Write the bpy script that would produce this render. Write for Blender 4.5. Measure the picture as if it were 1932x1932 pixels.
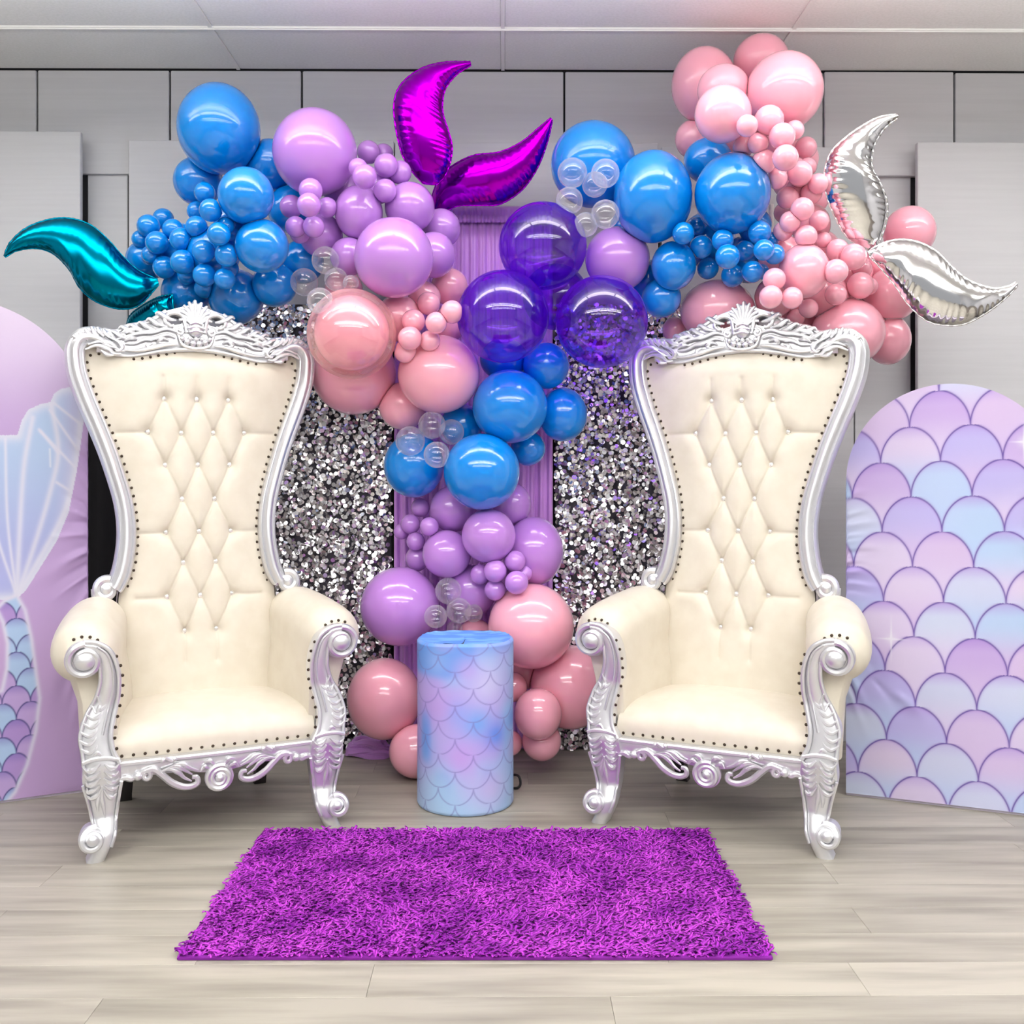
import bpy, math, random
import numpy as np
from mathutils import Vector

# ------------------------------------------------------------------ scene, camera, light
for o in list(bpy.data.objects):
    bpy.data.objects.remove(o, do_unlink=True)
SC = bpy.context.scene
COL = SC.collection
F, EYE, HOR = 1935.0, 1.28, 880.0

cam_d = bpy.data.cameras.new('camera')
cam = bpy.data.objects.new('camera', cam_d)
COL.objects.link(cam)
cam.location = (0, 0, EYE)
cam.rotation_euler = (math.radians(90), 0, 0)
cam_d.sensor_width = 36
cam_d.lens = 36 * F / 1932
cam_d.shift_y = -(966 - HOR) / 1932
cam_d.clip_start = 0.05
SC.camera = cam

SC.view_settings.view_transform = 'Standard'
SC.view_settings.look = 'None'
SC.view_settings.exposure = -0.06
SC.view_settings.gamma = 1.0
SC.view_settings.use_curve_mapping = False

world = bpy.data.worlds.new('hall_air')
SC.world = world
world.use_nodes = True
world.node_tree.nodes['Background'].inputs[0].default_value = (0.95, 0.97, 1.0, 1)
world.node_tree.nodes['Background'].inputs[1].default_value = 0.42

CEIL = 3.14
def strip_light(x, y, w, d, power, col=(1, 0.985, 0.96)):
    l = bpy.data.lights.new('ceiling_lamp_and_fill', 'AREA')
    l.shape = 'RECTANGLE'
    l.size, l.size_y = w, d
    l.energy = power
    l.color = col
    o = bpy.data.objects.new('ceiling_lamp_and_fill', l)
    COL.objects.link(o)
    o.location = (x, y, CEIL - 0.22)
    return o
# rows of strip lights shining down; upward ones are added to brighten the ceiling
ROWS = [(3.45, 0.20, 5.6, 11.0), (0.8, 0.24, 21.0, 30.0), (-1.6, 0.24, 17.0, 26.0)]
for (ly, ld, lp, lu) in ROWS:
    for lx in (-2.54, -1.27, 0.0, 1.27, 2.54):
        strip_light(lx + 0.25, ly, 1.2, ld, lp)
        strip_light(lx + 0.25, ly, 1.2, ld, lu).rotation_euler = (math.pi, 0, 0)

rng = np.random.default_rng(7)
random.seed(7)

# ------------------------------------------------------------------ helpers
def lin(*c):
    out = []
    for v in c:
        v = v / 255.0
        out.append(v / 12.92 if v <= 0.04045 else ((v + 0.055) / 1.055) ** 2.4)
    return tuple(out)

def mat(name, color=None, rough=0.5, metal=0.0, coat=0.0, spec=0.5, sheen=0.0):
    m = bpy.data.materials.new(name)
    m.use_nodes = True
    b = m.node_tree.nodes['Principled BSDF']
    if color is not None:
        b.inputs['Base Color'].default_value = (*color, 1)
    b.inputs['Roughness'].default_value = rough
    b.inputs['Metallic'].default_value = metal
    b.inputs['Coat Weight'].default_value = coat
    b.inputs['Coat Roughness'].default_value = 0.05
    b.inputs['Specular IOR Level'].default_value = spec
    b.inputs['Sheen Weight'].default_value = sheen
    return m

def nodes(m):
    return m.node_tree.nodes, m.node_tree.links, m.node_tree.nodes['Principled BSDF']

def add_noise_color(m, c1, c2, scale=(4, 4, 4), nscale=1.0, detail=5, lo=0.35, hi=0.65, coord='Object', randomise=False, bump=0.0):
    N, L, b = nodes(m)
    tc = N.new('ShaderNodeTexCoord')
    mp = N.new('ShaderNodeMapping')
    mp.inputs['Scale'].default_value = scale
    L.new(tc.outputs[coord], mp.inputs['Vector'])
    if randomise:
        oi = N.new('ShaderNodeObjectInfo')
        mul = N.new('ShaderNodeMath'); mul.operation = 'MULTIPLY'; mul.inputs[1].default_value = 50
        L.new(oi.outputs['Random'], mul.inputs[0])
        cx = N.new('ShaderNodeCombineXYZ')
        for k in range(3):
            L.new(mul.outputs[0], cx.inputs[k])
        L.new(cx.outputs[0], mp.inputs['Location'])
    nz = N.new('ShaderNodeTexNoise')
    nz.inputs['Scale'].default_value = nscale
    nz.inputs['Detail'].default_value = detail
    L.new(mp.outputs[0], nz.inputs['Vector'])
    rp = N.new('ShaderNodeValToRGB')
    rp.color_ramp.elements[0].position = lo
    rp.color_ramp.elements[0].color = (*c1, 1)
    rp.color_ramp.elements[1].position = hi
    rp.color_ramp.elements[1].color = (*c2, 1)
    L.new(nz.outputs['Fac'], rp.inputs[0])
    L.new(rp.outputs[0], b.inputs['Base Color'])
    if bump:
        bp = N.new('ShaderNodeBump')
        bp.inputs['Strength'].default_value = bump
        bp.inputs['Distance'].default_value = 0.01
        L.new(nz.outputs['Fac'], bp.inputs['Height'])
        L.new(bp.outputs[0], b.inputs['Normal'])
    return rp

def empty(name, loc=(0, 0, 0), rz=0.0):
    o = bpy.data.objects.new(name, None)
    COL.objects.link(o)
    o.location = loc
    o.rotation_euler = (0, 0, rz)
    o.empty_display_size = 0.1
    return o

def tag(o, label=None, cat=None, group=None, kind=None):
    if label: o['label'] = label
    if cat: o['category'] = cat
    if group: o['group'] = group
    if kind: o['kind'] = kind
    return o

def mesh_np(name, V, Fq, m, parent=None, smooth=True, sharp=None, loc=None):
    """V (n,3), Fq (k,4) or (k,3) integer array"""
    V = np.ascontiguousarray(V, dtype=np.float32)
    Fq = np.ascontiguousarray(Fq, dtype=np.int32)
    me = bpy.data.meshes.new(name)
    k, w = Fq.shape
    me.vertices.add(len(V)); me.vertices.foreach_set('co', V.ravel())
    me.loops.add(k * w); me.loops.foreach_set('vertex_index', Fq.ravel())
    me.polygons.add(k)
    me.polygons.foreach_set('loop_start', np.arange(0, k * w, w, dtype=np.int32))
    me.polygons.foreach_set('use_smooth', np.full(k, smooth, dtype=bool))
    me.update(calc_edges=True)
    me.validate()
    if sharp is not None:
        me.set_sharp_from_angle(angle=math.radians(sharp))
    me.materials.append(m)
    o = bpy.data.objects.new(name, me)
    COL.objects.link(o)
    if parent: o.parent = parent
    if loc is not None: o.location = loc
    return o

class MB:
    """collects shapes; build() links them as one mesh object"""
    def __init__(s): s.v = []; s.f = []
    def grid(s, P, wrap=False):
        ny, nx = len(P), len(P[0]); b = len(s.v)
        for r in P: s.v.extend([tuple(p) for p in r])
        for j in range(ny - 1):
            for i in range(nx if wrap else nx - 1):
                i2 = (i + 1) % nx
                s.f.append((b + j * nx + i, b + j * nx + i2, b + (j + 1) * nx + i2, b + (j + 1) * nx + i))
        return b
    def loft(s, rings, cap=True):
        b = s.grid(rings, wrap=True)
        n = len(rings[0])
        if cap:
            s.f.append(tuple(range(b + n - 1, b - 1, -1)))
            e = b + (len(rings) - 1) * n
            s.f.append(tuple(range(e, e + n)))
    def tube(s, pts, rad, seg=8, flat=1.0):
        pts = [Vector(p) for p in pts]; n = len(pts)
        if not hasattr(rad, '__len__'): rad = [rad] * n
        T = []
        for i in range(n):
            t = pts[min(i + 1, n - 1)] - pts[max(i - 1, 0)]
            T.append(t.normalized() if t.length > 1e-9 else Vector((0, 0, 1)))
        ref = Vector((0, 1, 0)) if abs(T[0].y) < 0.9 else Vector((1, 0, 0))
        rings = []
        nrm = (ref - T[0] * ref.dot(T[0])).normalized()
        for i in range(n):
            nrm = (nrm - T[i] * nrm.dot(T[i])).normalized()
            bn = T[i].cross(nrm)
            rings.append([pts[i] + (nrm * math.cos(a) * flat + bn * math.sin(a)) * rad[i] for a in [2 * math.pi * k / seg for k in range(seg)]])
        s.loft(rings)
    def ball(s, c, r, seg=12, rings=8, half=False):
        if not hasattr(r, '__len__'): r = (r, r, r)
        P = []
        for j in range(rings + 1):
            th = math.pi * j / rings
            P.append([(c[0] + r[0] * math.sin(th) * math.cos(p), c[1] + r[1] * math.sin(th) * math.sin(p), c[2] + r[2] * math.cos(th)) for p in [2 * math.pi * k / seg for k in range(seg)]])
        s.grid(P, wrap=True)
    def box(s, lo, hi, ch=0.0):
        x0, y0, z0 = lo; x1, y1, z1 = hi
        if ch <= 0:
            s.loft([[(x0, y0, z0), (x1, y0, z0), (x1, y1, z0), (x0, y1, z0)], [(x0, y0, z1), (x1, y0, z1), (x1, y1, z1), (x0, y1, z1)]])
        else:
            R = lambda a, z: [(x0 + a, y0, z), (x1 - a, y0, z), (x1, y0 + a, z), (x1, y1 - a, z), (x1 - a, y1, z), (x0 + a, y1, z), (x0, y1 - a, z), (x0, y0 + a, z)]
            def RI(z): return [(x0 + 2 * ch, y0 + ch, z), (x1 - 2 * ch, y0 + ch, z), (x1 - ch, y0 + 2 * ch, z), (x1 - ch, y1 - 2 * ch, z), (x1 - 2 * ch, y1 - ch, z), (x0 + 2 * ch, y1 - ch, z), (x0 + ch, y1 - 2 * ch, z), (x0 + ch, y0 + 2 * ch, z)]
            s.loft([RI(z0), R(ch, z0 + ch), R(ch, z1 - ch), RI(z1)])
    def prism(s, poly, a, b, fn):
        """poly of 2D points; fn(p, t) -> 3D"""
        s.loft([[fn(p, a) for p in poly], [fn(p, b) for p in poly]])
    def build(s, name, m, parent=None, smooth=True, sharp=40):
        me = bpy.data.meshes.new(name)
        me.from_pydata([tuple(map(float, p)) for p in s.v], [], s.f)
        me.polygons.foreach_set('use_smooth', [smooth] * len(me.polygons))
        me.update()
        if smooth and sharp: me.set_sharp_from_angle(angle=math.radians(sharp))
        me.materials.append(m)
        o = bpy.data.objects.new(name, me)
        COL.objects.link(o)
        if parent: o.parent = parent
        return o

def spline(pts, n=8):
    """Catmull-Rom through pts (any dimension), n samples per span"""
    P = np.array(pts, float)
    if len(P) < 3:
        return [tuple(P[0] + (P[-1] - P[0]) * t) for t in np.linspace(0, 1, n + 1)]
    Q = np.vstack([2 * P[0] - P[1], P, 2 * P[-1] - P[-2]])
    out = []
    for i in range(1, len(Q) - 2):
        p0, p1, p2, p3 = Q[i - 1], Q[i], Q[i + 1], Q[i + 2]
        for t in np.linspace(0, 1, n, endpoint=False):
            out.append(tuple(0.5 * (2 * p1 + (p2 - p0) * t + (2 * p0 - 5 * p1 + 4 * p2 - p3) * t * t + (3 * p1 - p0 - 3 * p2 + p3) * t ** 3)))
    out.append(tuple(P[-1]))
    return out

def at(px, py, Y):
    return ((px - 966) / F * Y, Y, EYE + (HOR - py) / F * Y)

def copy_tree(o, parent=None):
    c = o.copy(); COL.objects.link(c)
    if parent: c.parent = parent
    for ch in list(o.children):
        copy_tree(ch, c)
    return c

# ------------------------------------------------------------------ materials
M = {}
M['wall'] = mat('painted_wall_panel', rough=0.55)
add_noise_color(M['wall'], lin(206, 206, 210), lin(210, 210, 214), (1, 1, 30), 2.0, 3)
M['wall_gap'] = mat('wall_gap_dark', lin(40, 40, 44), 0.9)
M['ceil'] = mat('ceiling_board', rough=0.9)
add_noise_color(M['ceil'], lin(240, 242, 240), lin(248, 249, 248), (3, 3, 3), 30.0, 4, bump=0.03)
M['tee'] = mat('white_ceiling_bar', lin(245, 245, 243), 0.35)
M['floor_base'] = mat('floor_joint', lin(110, 102, 94), 0.9)
M['plank'] = mat('grey_oak_plank', rough=0.42)
add_noise_color(M['plank'], lin(130, 124, 114), lin(174, 168, 156), (0.8, 8, 1), 1.9, 10, 0.22, 0.62, randomise=True, bump=0.06)
# per plank tint
N, L, b = nodes(M['plank'])
oi = N.new('ShaderNodeObjectInfo')
mr = N.new('ShaderNodeMapRange'); mr.inputs['To Min'].default_value = 0.86; mr.inputs['To Max'].default_value = 1.06
L.new(oi.outputs['Random'], mr.inputs['Value'])
vm = N.new('ShaderNodeVectorMath'); vm.operation = 'SCALE'
src = b.inputs['Base Color'].links[0].from_socket
L.new(src, vm.inputs[0]); L.new(mr.outputs[0], vm.inputs['Scale'])
L.new(vm.outputs[0], b.inputs['Base Color'])

M['black'] = mat('black_cloth', lin(14, 12, 18), 0.85)
M['lilac_cloth'] = mat('lilac_satin', lin(212, 150, 234), 0.38, sheen=0.3)
M['sequin'] = mat('silver_sequin', (0.95, 0.94, 0.96), 0.27, 1.0)
M['sequin_base'] = mat('sequin_backing', lin(48, 44, 54), 0.7)

def latex(name, c, rough=0.16, coat=0.7):
    m = mat(name, c, rough, 0, coat, 0.5)
    b = m.node_tree.nodes['Principled BSDF']
    b.inputs['Subsurface Weight'].default_value = 0.35
    b.inputs['Subsurface Radius'].default_value = (1, 1, 1)
    b.inputs['Subsurface Scale'].default_value = 0.06
    return m
M['blue'] = latex('blue_latex', lin(0, 136, 224))
M['lilac'] = latex('lilac_latex', lin(192, 136, 218))
M['pink'] = latex('pink_latex', lin(255, 178, 196))

def clear_mat(name, tint, edge, haze, haze_amt, gl=(1, 1, 1)):
    """thin stretched film: see-through, tinted, denser at grazing angles, glossy"""
    m = bpy.data.materials.new(name); m.use_nodes = True
    N = m.node_tree.nodes; L = m.node_tree.links
    for n in list(N): N.remove(n)
    out = N.new('ShaderNodeOutputMaterial')
    lw = N.new('ShaderNodeLayerWeight'); lw.inputs['Blend'].default_value = 0.35
    mixc = N.new('ShaderNodeMix'); mixc.data_type = 'RGBA'
    mixc.inputs['A'].default_value = (*tint, 1); mixc.inputs['B'].default_value = (*edge, 1)
    L.new(lw.outputs['Facing'], mixc.inputs['Factor'])
    tr = N.new('ShaderNodeBsdfTransparent'); L.new(mixc.outputs['Result'], tr.inputs[0])
    df = N.new('ShaderNodeBsdfDiffuse'); df.inputs[0].default_value = (*haze, 1)
    m1 = N.new('ShaderNodeMixShader')
    mm = N.new('ShaderNodeMath'); mm.operation = 'MULTIPLY'; mm.inputs[1].default_value = haze_amt
    L.new(lw.outputs['Facing'], mm.inputs[0]); L.new(mm.outputs[0], m1.inputs[0])
    L.new(tr.outputs[0], m1.inputs[1]); L.new(df.outputs[0], m1.inputs[2])
    gs = N.new('ShaderNodeBsdfGlossy'); gs.inputs['Roughness'].default_value = 0.04; gs.inputs[0].default_value = (*gl, 1)
    lf = N.new('ShaderNodeLayerWeight'); lf.inputs['Blend'].default_value = 0.5
    pw = N.new('ShaderNodeMath'); pw.operation = 'POWER'; pw.inputs[1].default_value = 4.0
    L.new(lf.outputs['Facing'], pw.inputs[0])
    fa = N.new('ShaderNodeMath'); fa.operation = 'MULTIPLY_ADD'; fa.inputs[1].default_value = 0.45; fa.inputs[2].default_value = 0.075
    L.new(pw.outputs[0], fa.inputs[0])
    m2 = N.new('ShaderNodeMixShader'); L.new(fa.outputs[0], m2.inputs[0])
    L.new(m1.outputs[0], m2.inputs[1]); L.new(gs.outputs[0], m2.inputs[2])
    L.new(m2.outputs[0], out.inputs[0])
    return m
M['clear'] = clear_mat('clear_latex', (0.985, 0.985, 0.99), (0.90, 0.90, 0.93), (0.93, 0.93, 0.95), 0.40)
M['clearpink'] = clear_mat('clear_pink_film', (1.0, 0.95, 0.94), (1.0, 0.84, 0.83), lin(252, 190, 192), 0.75)
M['violet'] = clear_mat('violet_film', (0.54, 0.25, 0.92), (0.36, 0.08, 0.82), lin(96, 18, 205), 0.55, (0.95, 0.9, 1))

def foil(name, c, rough=0.13):
    m = mat(name, c, rough, 1.0)
    return m
M['foil_teal'] = foil('teal_foil', lin(0, 132, 162), 0.2)
M['foil_purple'] = foil('purple_foil', lin(178, 0, 205), 0.17)
M['foil_silver'] = foil('silver_foil', (0.90, 0.89, 0.90), 0.1)

M['leather'] = mat('cream_leatherette', rough=0.42)
add_noise_color(M['leather'], lin(213, 204, 188), lin(218, 210, 195), (5, 5, 5), 3, 3, bump=0.0)
M['silver'] = mat('silver_leaf_paint', (0.76, 0.76, 0.785), 0.33, 0.76)
M['dark_leg'] = mat('dark_leg_lacquer', lin(46, 42, 42), 0.35)
M['nail'] = mat('dark_bronze_nail', lin(70, 58, 48), 0.35, 0.8)
M['crystal'] = mat('crystal_button', (0.9, 0.88, 0.86), 0.06, 0.55)
M['white_edge'] = mat('white_board_edge', lin(228, 218, 234), 0.6)
M['rug'] = mat('purple_shag', lin(186, 52, 204), 0.8)
add_noise_color(M['rug'], lin(150, 16, 172), lin(200, 62, 214), (6, 6, 1), 1.0, 4, 0.38, 0.62)  # lighter and darker patches paint in the shading of leaning pile
M['rug_back'] = mat('purple_rug_backing', lin(120, 18, 140), 0.9)
M['pole'] = mat('white_pole', lin(236, 234, 232), 0.4)
M['cable'] = mat('black_cable', lin(16, 16, 18), 0.5)

def print_mat(name, rough=0.5):
    m = mat(name, rough=rough)
    N, L, b = nodes(m)
    a = N.new('ShaderNodeAttribute'); a.attribute_name = 'print'
    L.new(a.outputs['Color'], b.inputs['Base Color'])
    return m
M['print'] = print_mat('printed_spandex', 0.55)

# ------------------------------------------------------------------ setting
YAW = math.radians(-0.45)
def set_room(o):
    o.rotation_euler = (0, 0, -YAW); return o
WY = 4.80

# floor with single planks
mb = MB(); mb.box((-5, -4, -0.05), (5, 4.95, -0.004))
floor = set_room(mb.build('floor', M['floor_base'], smooth=False)); floor['kind'] = 'structure'
PW, PL = 0.165, 1.22
mb = MB(); mb.box((0.0004, 0.0004, -0.004), (PL - 0.0004, PW - 0.0004, 0.0), 0.0006)
proto = mb.build('plank', M['plank'], floor, smooth=False)
first = True
row = 0
y = 4.95 - PW
while y > 1.7:
    off = (row * 0.47 + 0.13 * random.random()) % 1.0
    x = -3.5 + (off - 1) * PL
    while x < 3.2:
        o = proto if first else proto.copy()
        if not first:
            COL.objects.link(o); o.parent = floor
        first = False
        o.location = (x, y, 0)
        x += PL
    y -= PW; row += 1
# boards nearer than the frame shows, kept in one piece
mb = MB()
while y > -4:
    mb.box((-3.6, y + 0.0006, -0.004), (3.6, y + PW - 0.0006, 0)); y -= PW
o = mb.build('plank_field', M['plank'], floor, smooth=False); o['kind'] = 'stuff'

# ceiling: T bars and tiles
mb = MB(); mb.box((-5, -4, CEIL + 0.03), (5, 4.95, CEIL + 0.10))
ceiling = set_room(mb.build('ceiling', M['ceil'], smooth=False)); ceiling['kind'] = 'structure'
TY = [4.347 - 0.61 * k for k in range(0, 14)]
TX = [-1.24 + 1.235 * k - 1.235 * 3 for k in range(0, 9)]
mb = MB(); mb.box((0.008, 0.008, 0), (1.235 - 0.008, 0.61 - 0.008, 0.012), 0.003)
tile = mb.build('ceiling_tile', M['ceil'], ceiling, smooth=False)
firstT = True
edges_y = [4.95 - 0.14] + TY
for k in range(len(TY)):
    y1 = edges_y[k]; y0 = edges_y[k + 1] if k + 1 < len(edges_y) else y1 - 0.61
    for xx in TX[:-1]:
        if k > 5: continue
        o = tile if firstT else tile.copy()
        if not firstT:
            COL.objects.link(o); o.parent = ceiling
        firstT = False
        o.location = (xx, y0, CEIL - 0.002)
        o.scale = (1, (y1 - y0) / 0.61, 1)
for k, ty in enumerate(TY[:7]):
    mb = MB(); mb.box((-4.9, ty - 0.009, CEIL - 0.009), (4.9, ty + 0.009, CEIL + 0.008)); mb.box((-4.9, ty - 0.0035, CEIL - 0.014), (4.9, ty + 0.0035, CEIL - 0.009))
    mb.build('ceiling_bar', M['tee'], ceiling, smooth=False)
for xx in TX:
    mb = MB(); mb.box((xx - 0.008, 0.6, CEIL - 0.008), (xx + 0.008, 4.80, CEIL + 0.008))
    mb.build('ceiling_bar', M['tee'], ceiling, smooth=False)

# back wall: upper panels with open joints, thicker lower panels
mb = MB(); mb.box((-5, WY + 0.02, 0), (5, WY + 0.1, CEIL + 0.03))
wall = set_room(mb.build('wall_back', M['wall_gap'], smooth=False)); wall['kind'] = 'structure'
def wall_panel(px0, px1, py0, py1, front, gap=0.0045):
    x0 = (px0 - 966) / F * front; x1 = (px1 - 966) / F * front
    z1 = EYE + (HOR - py0) / F * front; z0 = EYE + (HOR - py1) / F * front if py1 < 2000 else 0.0
    z1 = min(z1, CEIL - 0.012)
    mb = MB(); mb.box((x0 + gap, front, z0), (x1 - gap, (front + 0.03) if front < 4.72 else WY + 0.06, z1), 0.003)
    return mb.build('wall_panel', M['wall'], wall, smooth=False)
xs = [-408, -160, 88, 337, 585, 833, 1080, 1328, 1571, 1819, 2067, 2315]
for i in range(len(xs) - 1):
    wall_panel(xs[i], xs[i + 1], 132 if i != 8 else 126, 330, WY - (0.0 if i != 8 else 0.012))
wall_panel(-420, 171, 250, 9999, 4.70)
wall_panel(183, 258, 279, 9999, 4.815, 0.0)
wall_panel(258, 760, 266, 9999, 4.76)
wall_panel(760, 1258, 269, 9999, 4.76, 0.001)
wall_panel(1262, 1630, 276, 9999, 4.76)
wall_panel(1630, 1736, 287, 9999, 4.815, 0.0)
wall_panel(1747, 2330, 266, 9999, 4.70)
# side walls, well outside the frame
for sx, nm in ((-1, 'left'), (1, 'right')):
    mb = MB(); mb.box((sx * 4.9 - 0.05, -4, 0), (sx * 4.9 + 0.05, 4.95, CEIL + 0.03))
    o = set_room(mb.build('wall_' + nm, M['wall'], smooth=False)); o['kind'] = 'structure'

# ------------------------------------------------------------------ curtains behind the garland
def curtain_points(px0, px1, py_top, Y, amp, per, nx, nz, z_bot=0.0, seed=0, x_flare=0.0):
    r = np.random.default_rng(seed)
    x0 = (px0 - 966) / F * Y; x1 = (px1 - 966) / F * Y
    zt = EYE + (HOR - py_top) / F * Y
    u = np.linspace(0, 1, nx); v = np.linspace(0, 1, nz)
    U, W = np.meshgrid(u, v)
    X = x0 + (x1 - x0) * U
    ph = r.uniform(0, 6.28, 6)
    wob = 0.35 * np.sin(U * 9 + ph[0]) + 0.3 * np.sin(U * 5.3 + ph[1])
    D = amp * (np.sin(2 * np.pi * (U * (x1 - x0) / per + wob * 0.5) + 0.5 * np.sin(W * 2 + ph[2])) + 0.4 * np.sin(2 * np.pi * U * (x1 - x0) / per * 2.3 + ph[3] + W * 1.1))
    Yv = Y + D * (0.5 + 0.5 * W)
    Z = zt + (z_bot - zt) * W
    return X, Yv, Z
def grid_faces(nx, nz):
    i = np.arange(nx - 1)[None, :]; j = np.arange(nz - 1)[:, None]
    a = j * nx + i
    return np.stack([a, a + 1, a + nx + 1, a + nx], -1).reshape(-1, 4)

def cloth(name, X, Y, Z, m, parent=None, thick=0.004):
    nz, nx = X.shape
    V = np.stack([X, Y, Z], -1).reshape(-1, 3)
    o = mesh_np(name, V, grid_faces(nx, nz), m, parent)
    md = o.modifiers.new('thickness', 'SOLIDIFY'); md.thickness = thick; md.offset = 1 if False else -1
    return o

def black_drape(px0, px1, top, Y, label, seed):
    X, Yv, Z = curtain_points(px0, px1, top, Y, 0.012, 0.16, 90, 6, 0.01, seed)
    o = cloth('black_drape', X, Yv, Z, M['black'])
    return tag(o, label, 'curtain', 'black drapes behind the sequin curtains')
black_drape(166, 752, 640, 4.68, 'black drape behind the left throne, showing beside the mermaid tail board', 3)
black_drape(1036, 1330, 640, 4.68, 'black drape behind the sequin curtain right of the lilac curtain', 4)

def sequin_curtain(px0, px1, top, Y, label, n, seed):
    root = empty('sequin_curtain', ((0.5 * (px0 + px1) - 966) / F * Y, Y, 0))
    tag(root, label, 'curtain', 'silver sequin curtains')
    X, Yv, Z = curtain_points(px0, px1, top, Y, 0.014, 0.13, 120, 8, 0.005, seed)
    ox = root.location
    base = cloth('backing_cloth', X - ox[0], Yv - ox[1], Z, M['sequin_base'], root, 0.002)
    r = np.random.default_rng(seed + 50)
    u = r.uniform(0, 1, n); w = r.uniform(0, 1, n)
    # sample the fold surface
    nzr, nxr = X.shape
    fu = u * (nxr - 1); iu = np.clip(fu.astype(int), 0, nxr - 2); fu -= iu
    fw = w * (nzr - 1); iw = np.clip(fw.astype(int), 0, nzr - 2); fw -= iw
    def samp(A):
        return (A[iw, iu] * (1 - fu) + A[iw, iu + 1] * fu) * (1 - fw) + (A[iw + 1, iu] * (1 - fu) + A[iw + 1, iu + 1] * fu) * fw
    C = np.stack([samp(X) - ox[0], samp(Yv) - ox[1] - 0.004 - r.uniform(0, 0.008, n), samp(Z)], -1)
    # disc frames: mostly facing the room, tilted at random
    nrm = np.stack([r.normal(0, 0.33, n), -np.ones(n), r.normal(0.05, 0.36, n)], -1)
    nrm /= np.linalg.norm(nrm, axis=1)[:, None]
    up = np.array([0, 0, 1.0]); a = np.cross(up, nrm); a /= np.linalg.norm(a, axis=1)[:, None]; bb = np.cross(nrm, a)
    R = r.uniform(0.0078, 0.0118, n)
    k = 7
    ang = 2 * np.pi * np.arange(k) / k
    ring = C[:, None, :] + R[:, None, None] * (a[:, None, :] * np.cos(ang)[None, :, None] + bb[:, None, :] * np.sin(ang)[None, :, None])
    ctr = C
    V = np.concatenate([ctr[:, None, :], ring], 1).reshape(-1, 3)
    base_i = (np.arange(n) * (k + 1))[:, None, None]
    tri = np.array([[0, 1 + i, 1 + (i + 1) % k] for i in range(k)])[None]
    Fc = (base_i + tri).reshape(-1, 3)
    s = mesh_np('sequins', V, Fc, M['sequin'], root, smooth=False)
    s['kind'] = 'stuff'
    return root
sequin_curtain(452, 738, 575, 4.64, 'silver sequin curtain left of the lilac curtain, behind the left throne', 8200, 11)
sequin_curtain(1048, 1322, 575, 4.64, 'silver sequin curtain right of the lilac curtain, behind the right throne', 8200, 12)

# lilac curtain with ruffled rod pocket
lc = empty('lilac_curtain', ((893 - 966) / F * 4.60, 4.60, 0))
tag(lc, 'lilac satin curtain with ruffled header hanging behind the garland in the middle', 'curtain')
X, Yv, Z = curtain_points(744, 1042, 412, 4.60, 0.012, 0.045, 260, 24, 0.02, 21)
Yv -= 0.0; W = np.linspace(0, 1, 24)[:, None]
cloth('curtain_cloth', X - lc.location[0], Yv - 4.60 + 0.012 * np.sin(X * 60 + 3 * W) * W, Z, M['lilac_cloth'], lc, 0.003)
# header: pocket tube with tight gathers and a small frill
nx = 300
u = np.linspace(0, 1, nx); x0 = (744 - 893) / F * 4.60; x1 = (1042 - 893) / F * 4.60
zt = EYE + (HOR - 390) / F * 4.60
rows = []
g = 0.5 + 0.5 * np.sin(u * 210 + 2 * np.sin(u * 37)); g2 = 0.5 + 0.5 * np.sin(u * 260 + 1.5 * np.sin(u * 23))
prof = [(0.0, 0.000, 0.2), (-0.010, -0.016, .5), (-0.026, -0.020, .8), (-0.040, -0.010, 1.0), (-0.046, -0.012, 1.2), (-0.062, -0.020, 1.6), (-0.075, -0.016, 1.9)]
XX = np.stack([x0 + (x1 - x0) * u for _ in prof]); YY = np.stack([p[1] + 0 * u - 0.006 * p[2] * (g if k < 4 else g2) for k, p in enumerate(prof)])
ZZ = np.stack([zt + p[0] - (0.004 * g2 if k == len(prof) - 1 else 0 * u) for k, p in enumerate(prof)])
cloth('ruffled_header', XX, YY - 0.004, ZZ, M['lilac_cloth'], lc, 0.002)
# cloth pooled on the floor
mb = MB()
for k in range(7):
    a0 = random.uniform(0, 6.28)
    pts = [((700 - 893) / F * 4.60 + (0.10 - 0.006 * k) * math.cos(t + a0 * 0.1) * 1.0, -0.05 - 0.02 + (0.04) * math.sin(t), 0.012 + 0.009 * k + 0.006 * math.sin(3 * t + a0)) for t in np.linspace(0, 5.6, 26)]
    mb.tube(pts, [0.013 + 0.004 * math.sin(9 * t + k) for t in np.linspace(0, 1, 26)], 6)
mb.build('pooled_hem', M['lilac_cloth'], lc)

# white backdrop pole glimpsed between blue and pink balloons
mb = MB(); X0 = at(1455, 400, 4.62)
mb.tube([(X0[0], 4.62, 0.012), (X0[0], 4.62, 2.46)], 0.012, 12)
mb.box((X0[0] - 0.08, 4.58, 0), (X0[0] + 0.08, 4.66, 0.012), 0.002)
o = mb.build('backdrop_pole', M['pole']); tag(o, 'white backdrop pole glimpsed between the blue and pink balloons', 'pole')

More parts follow.
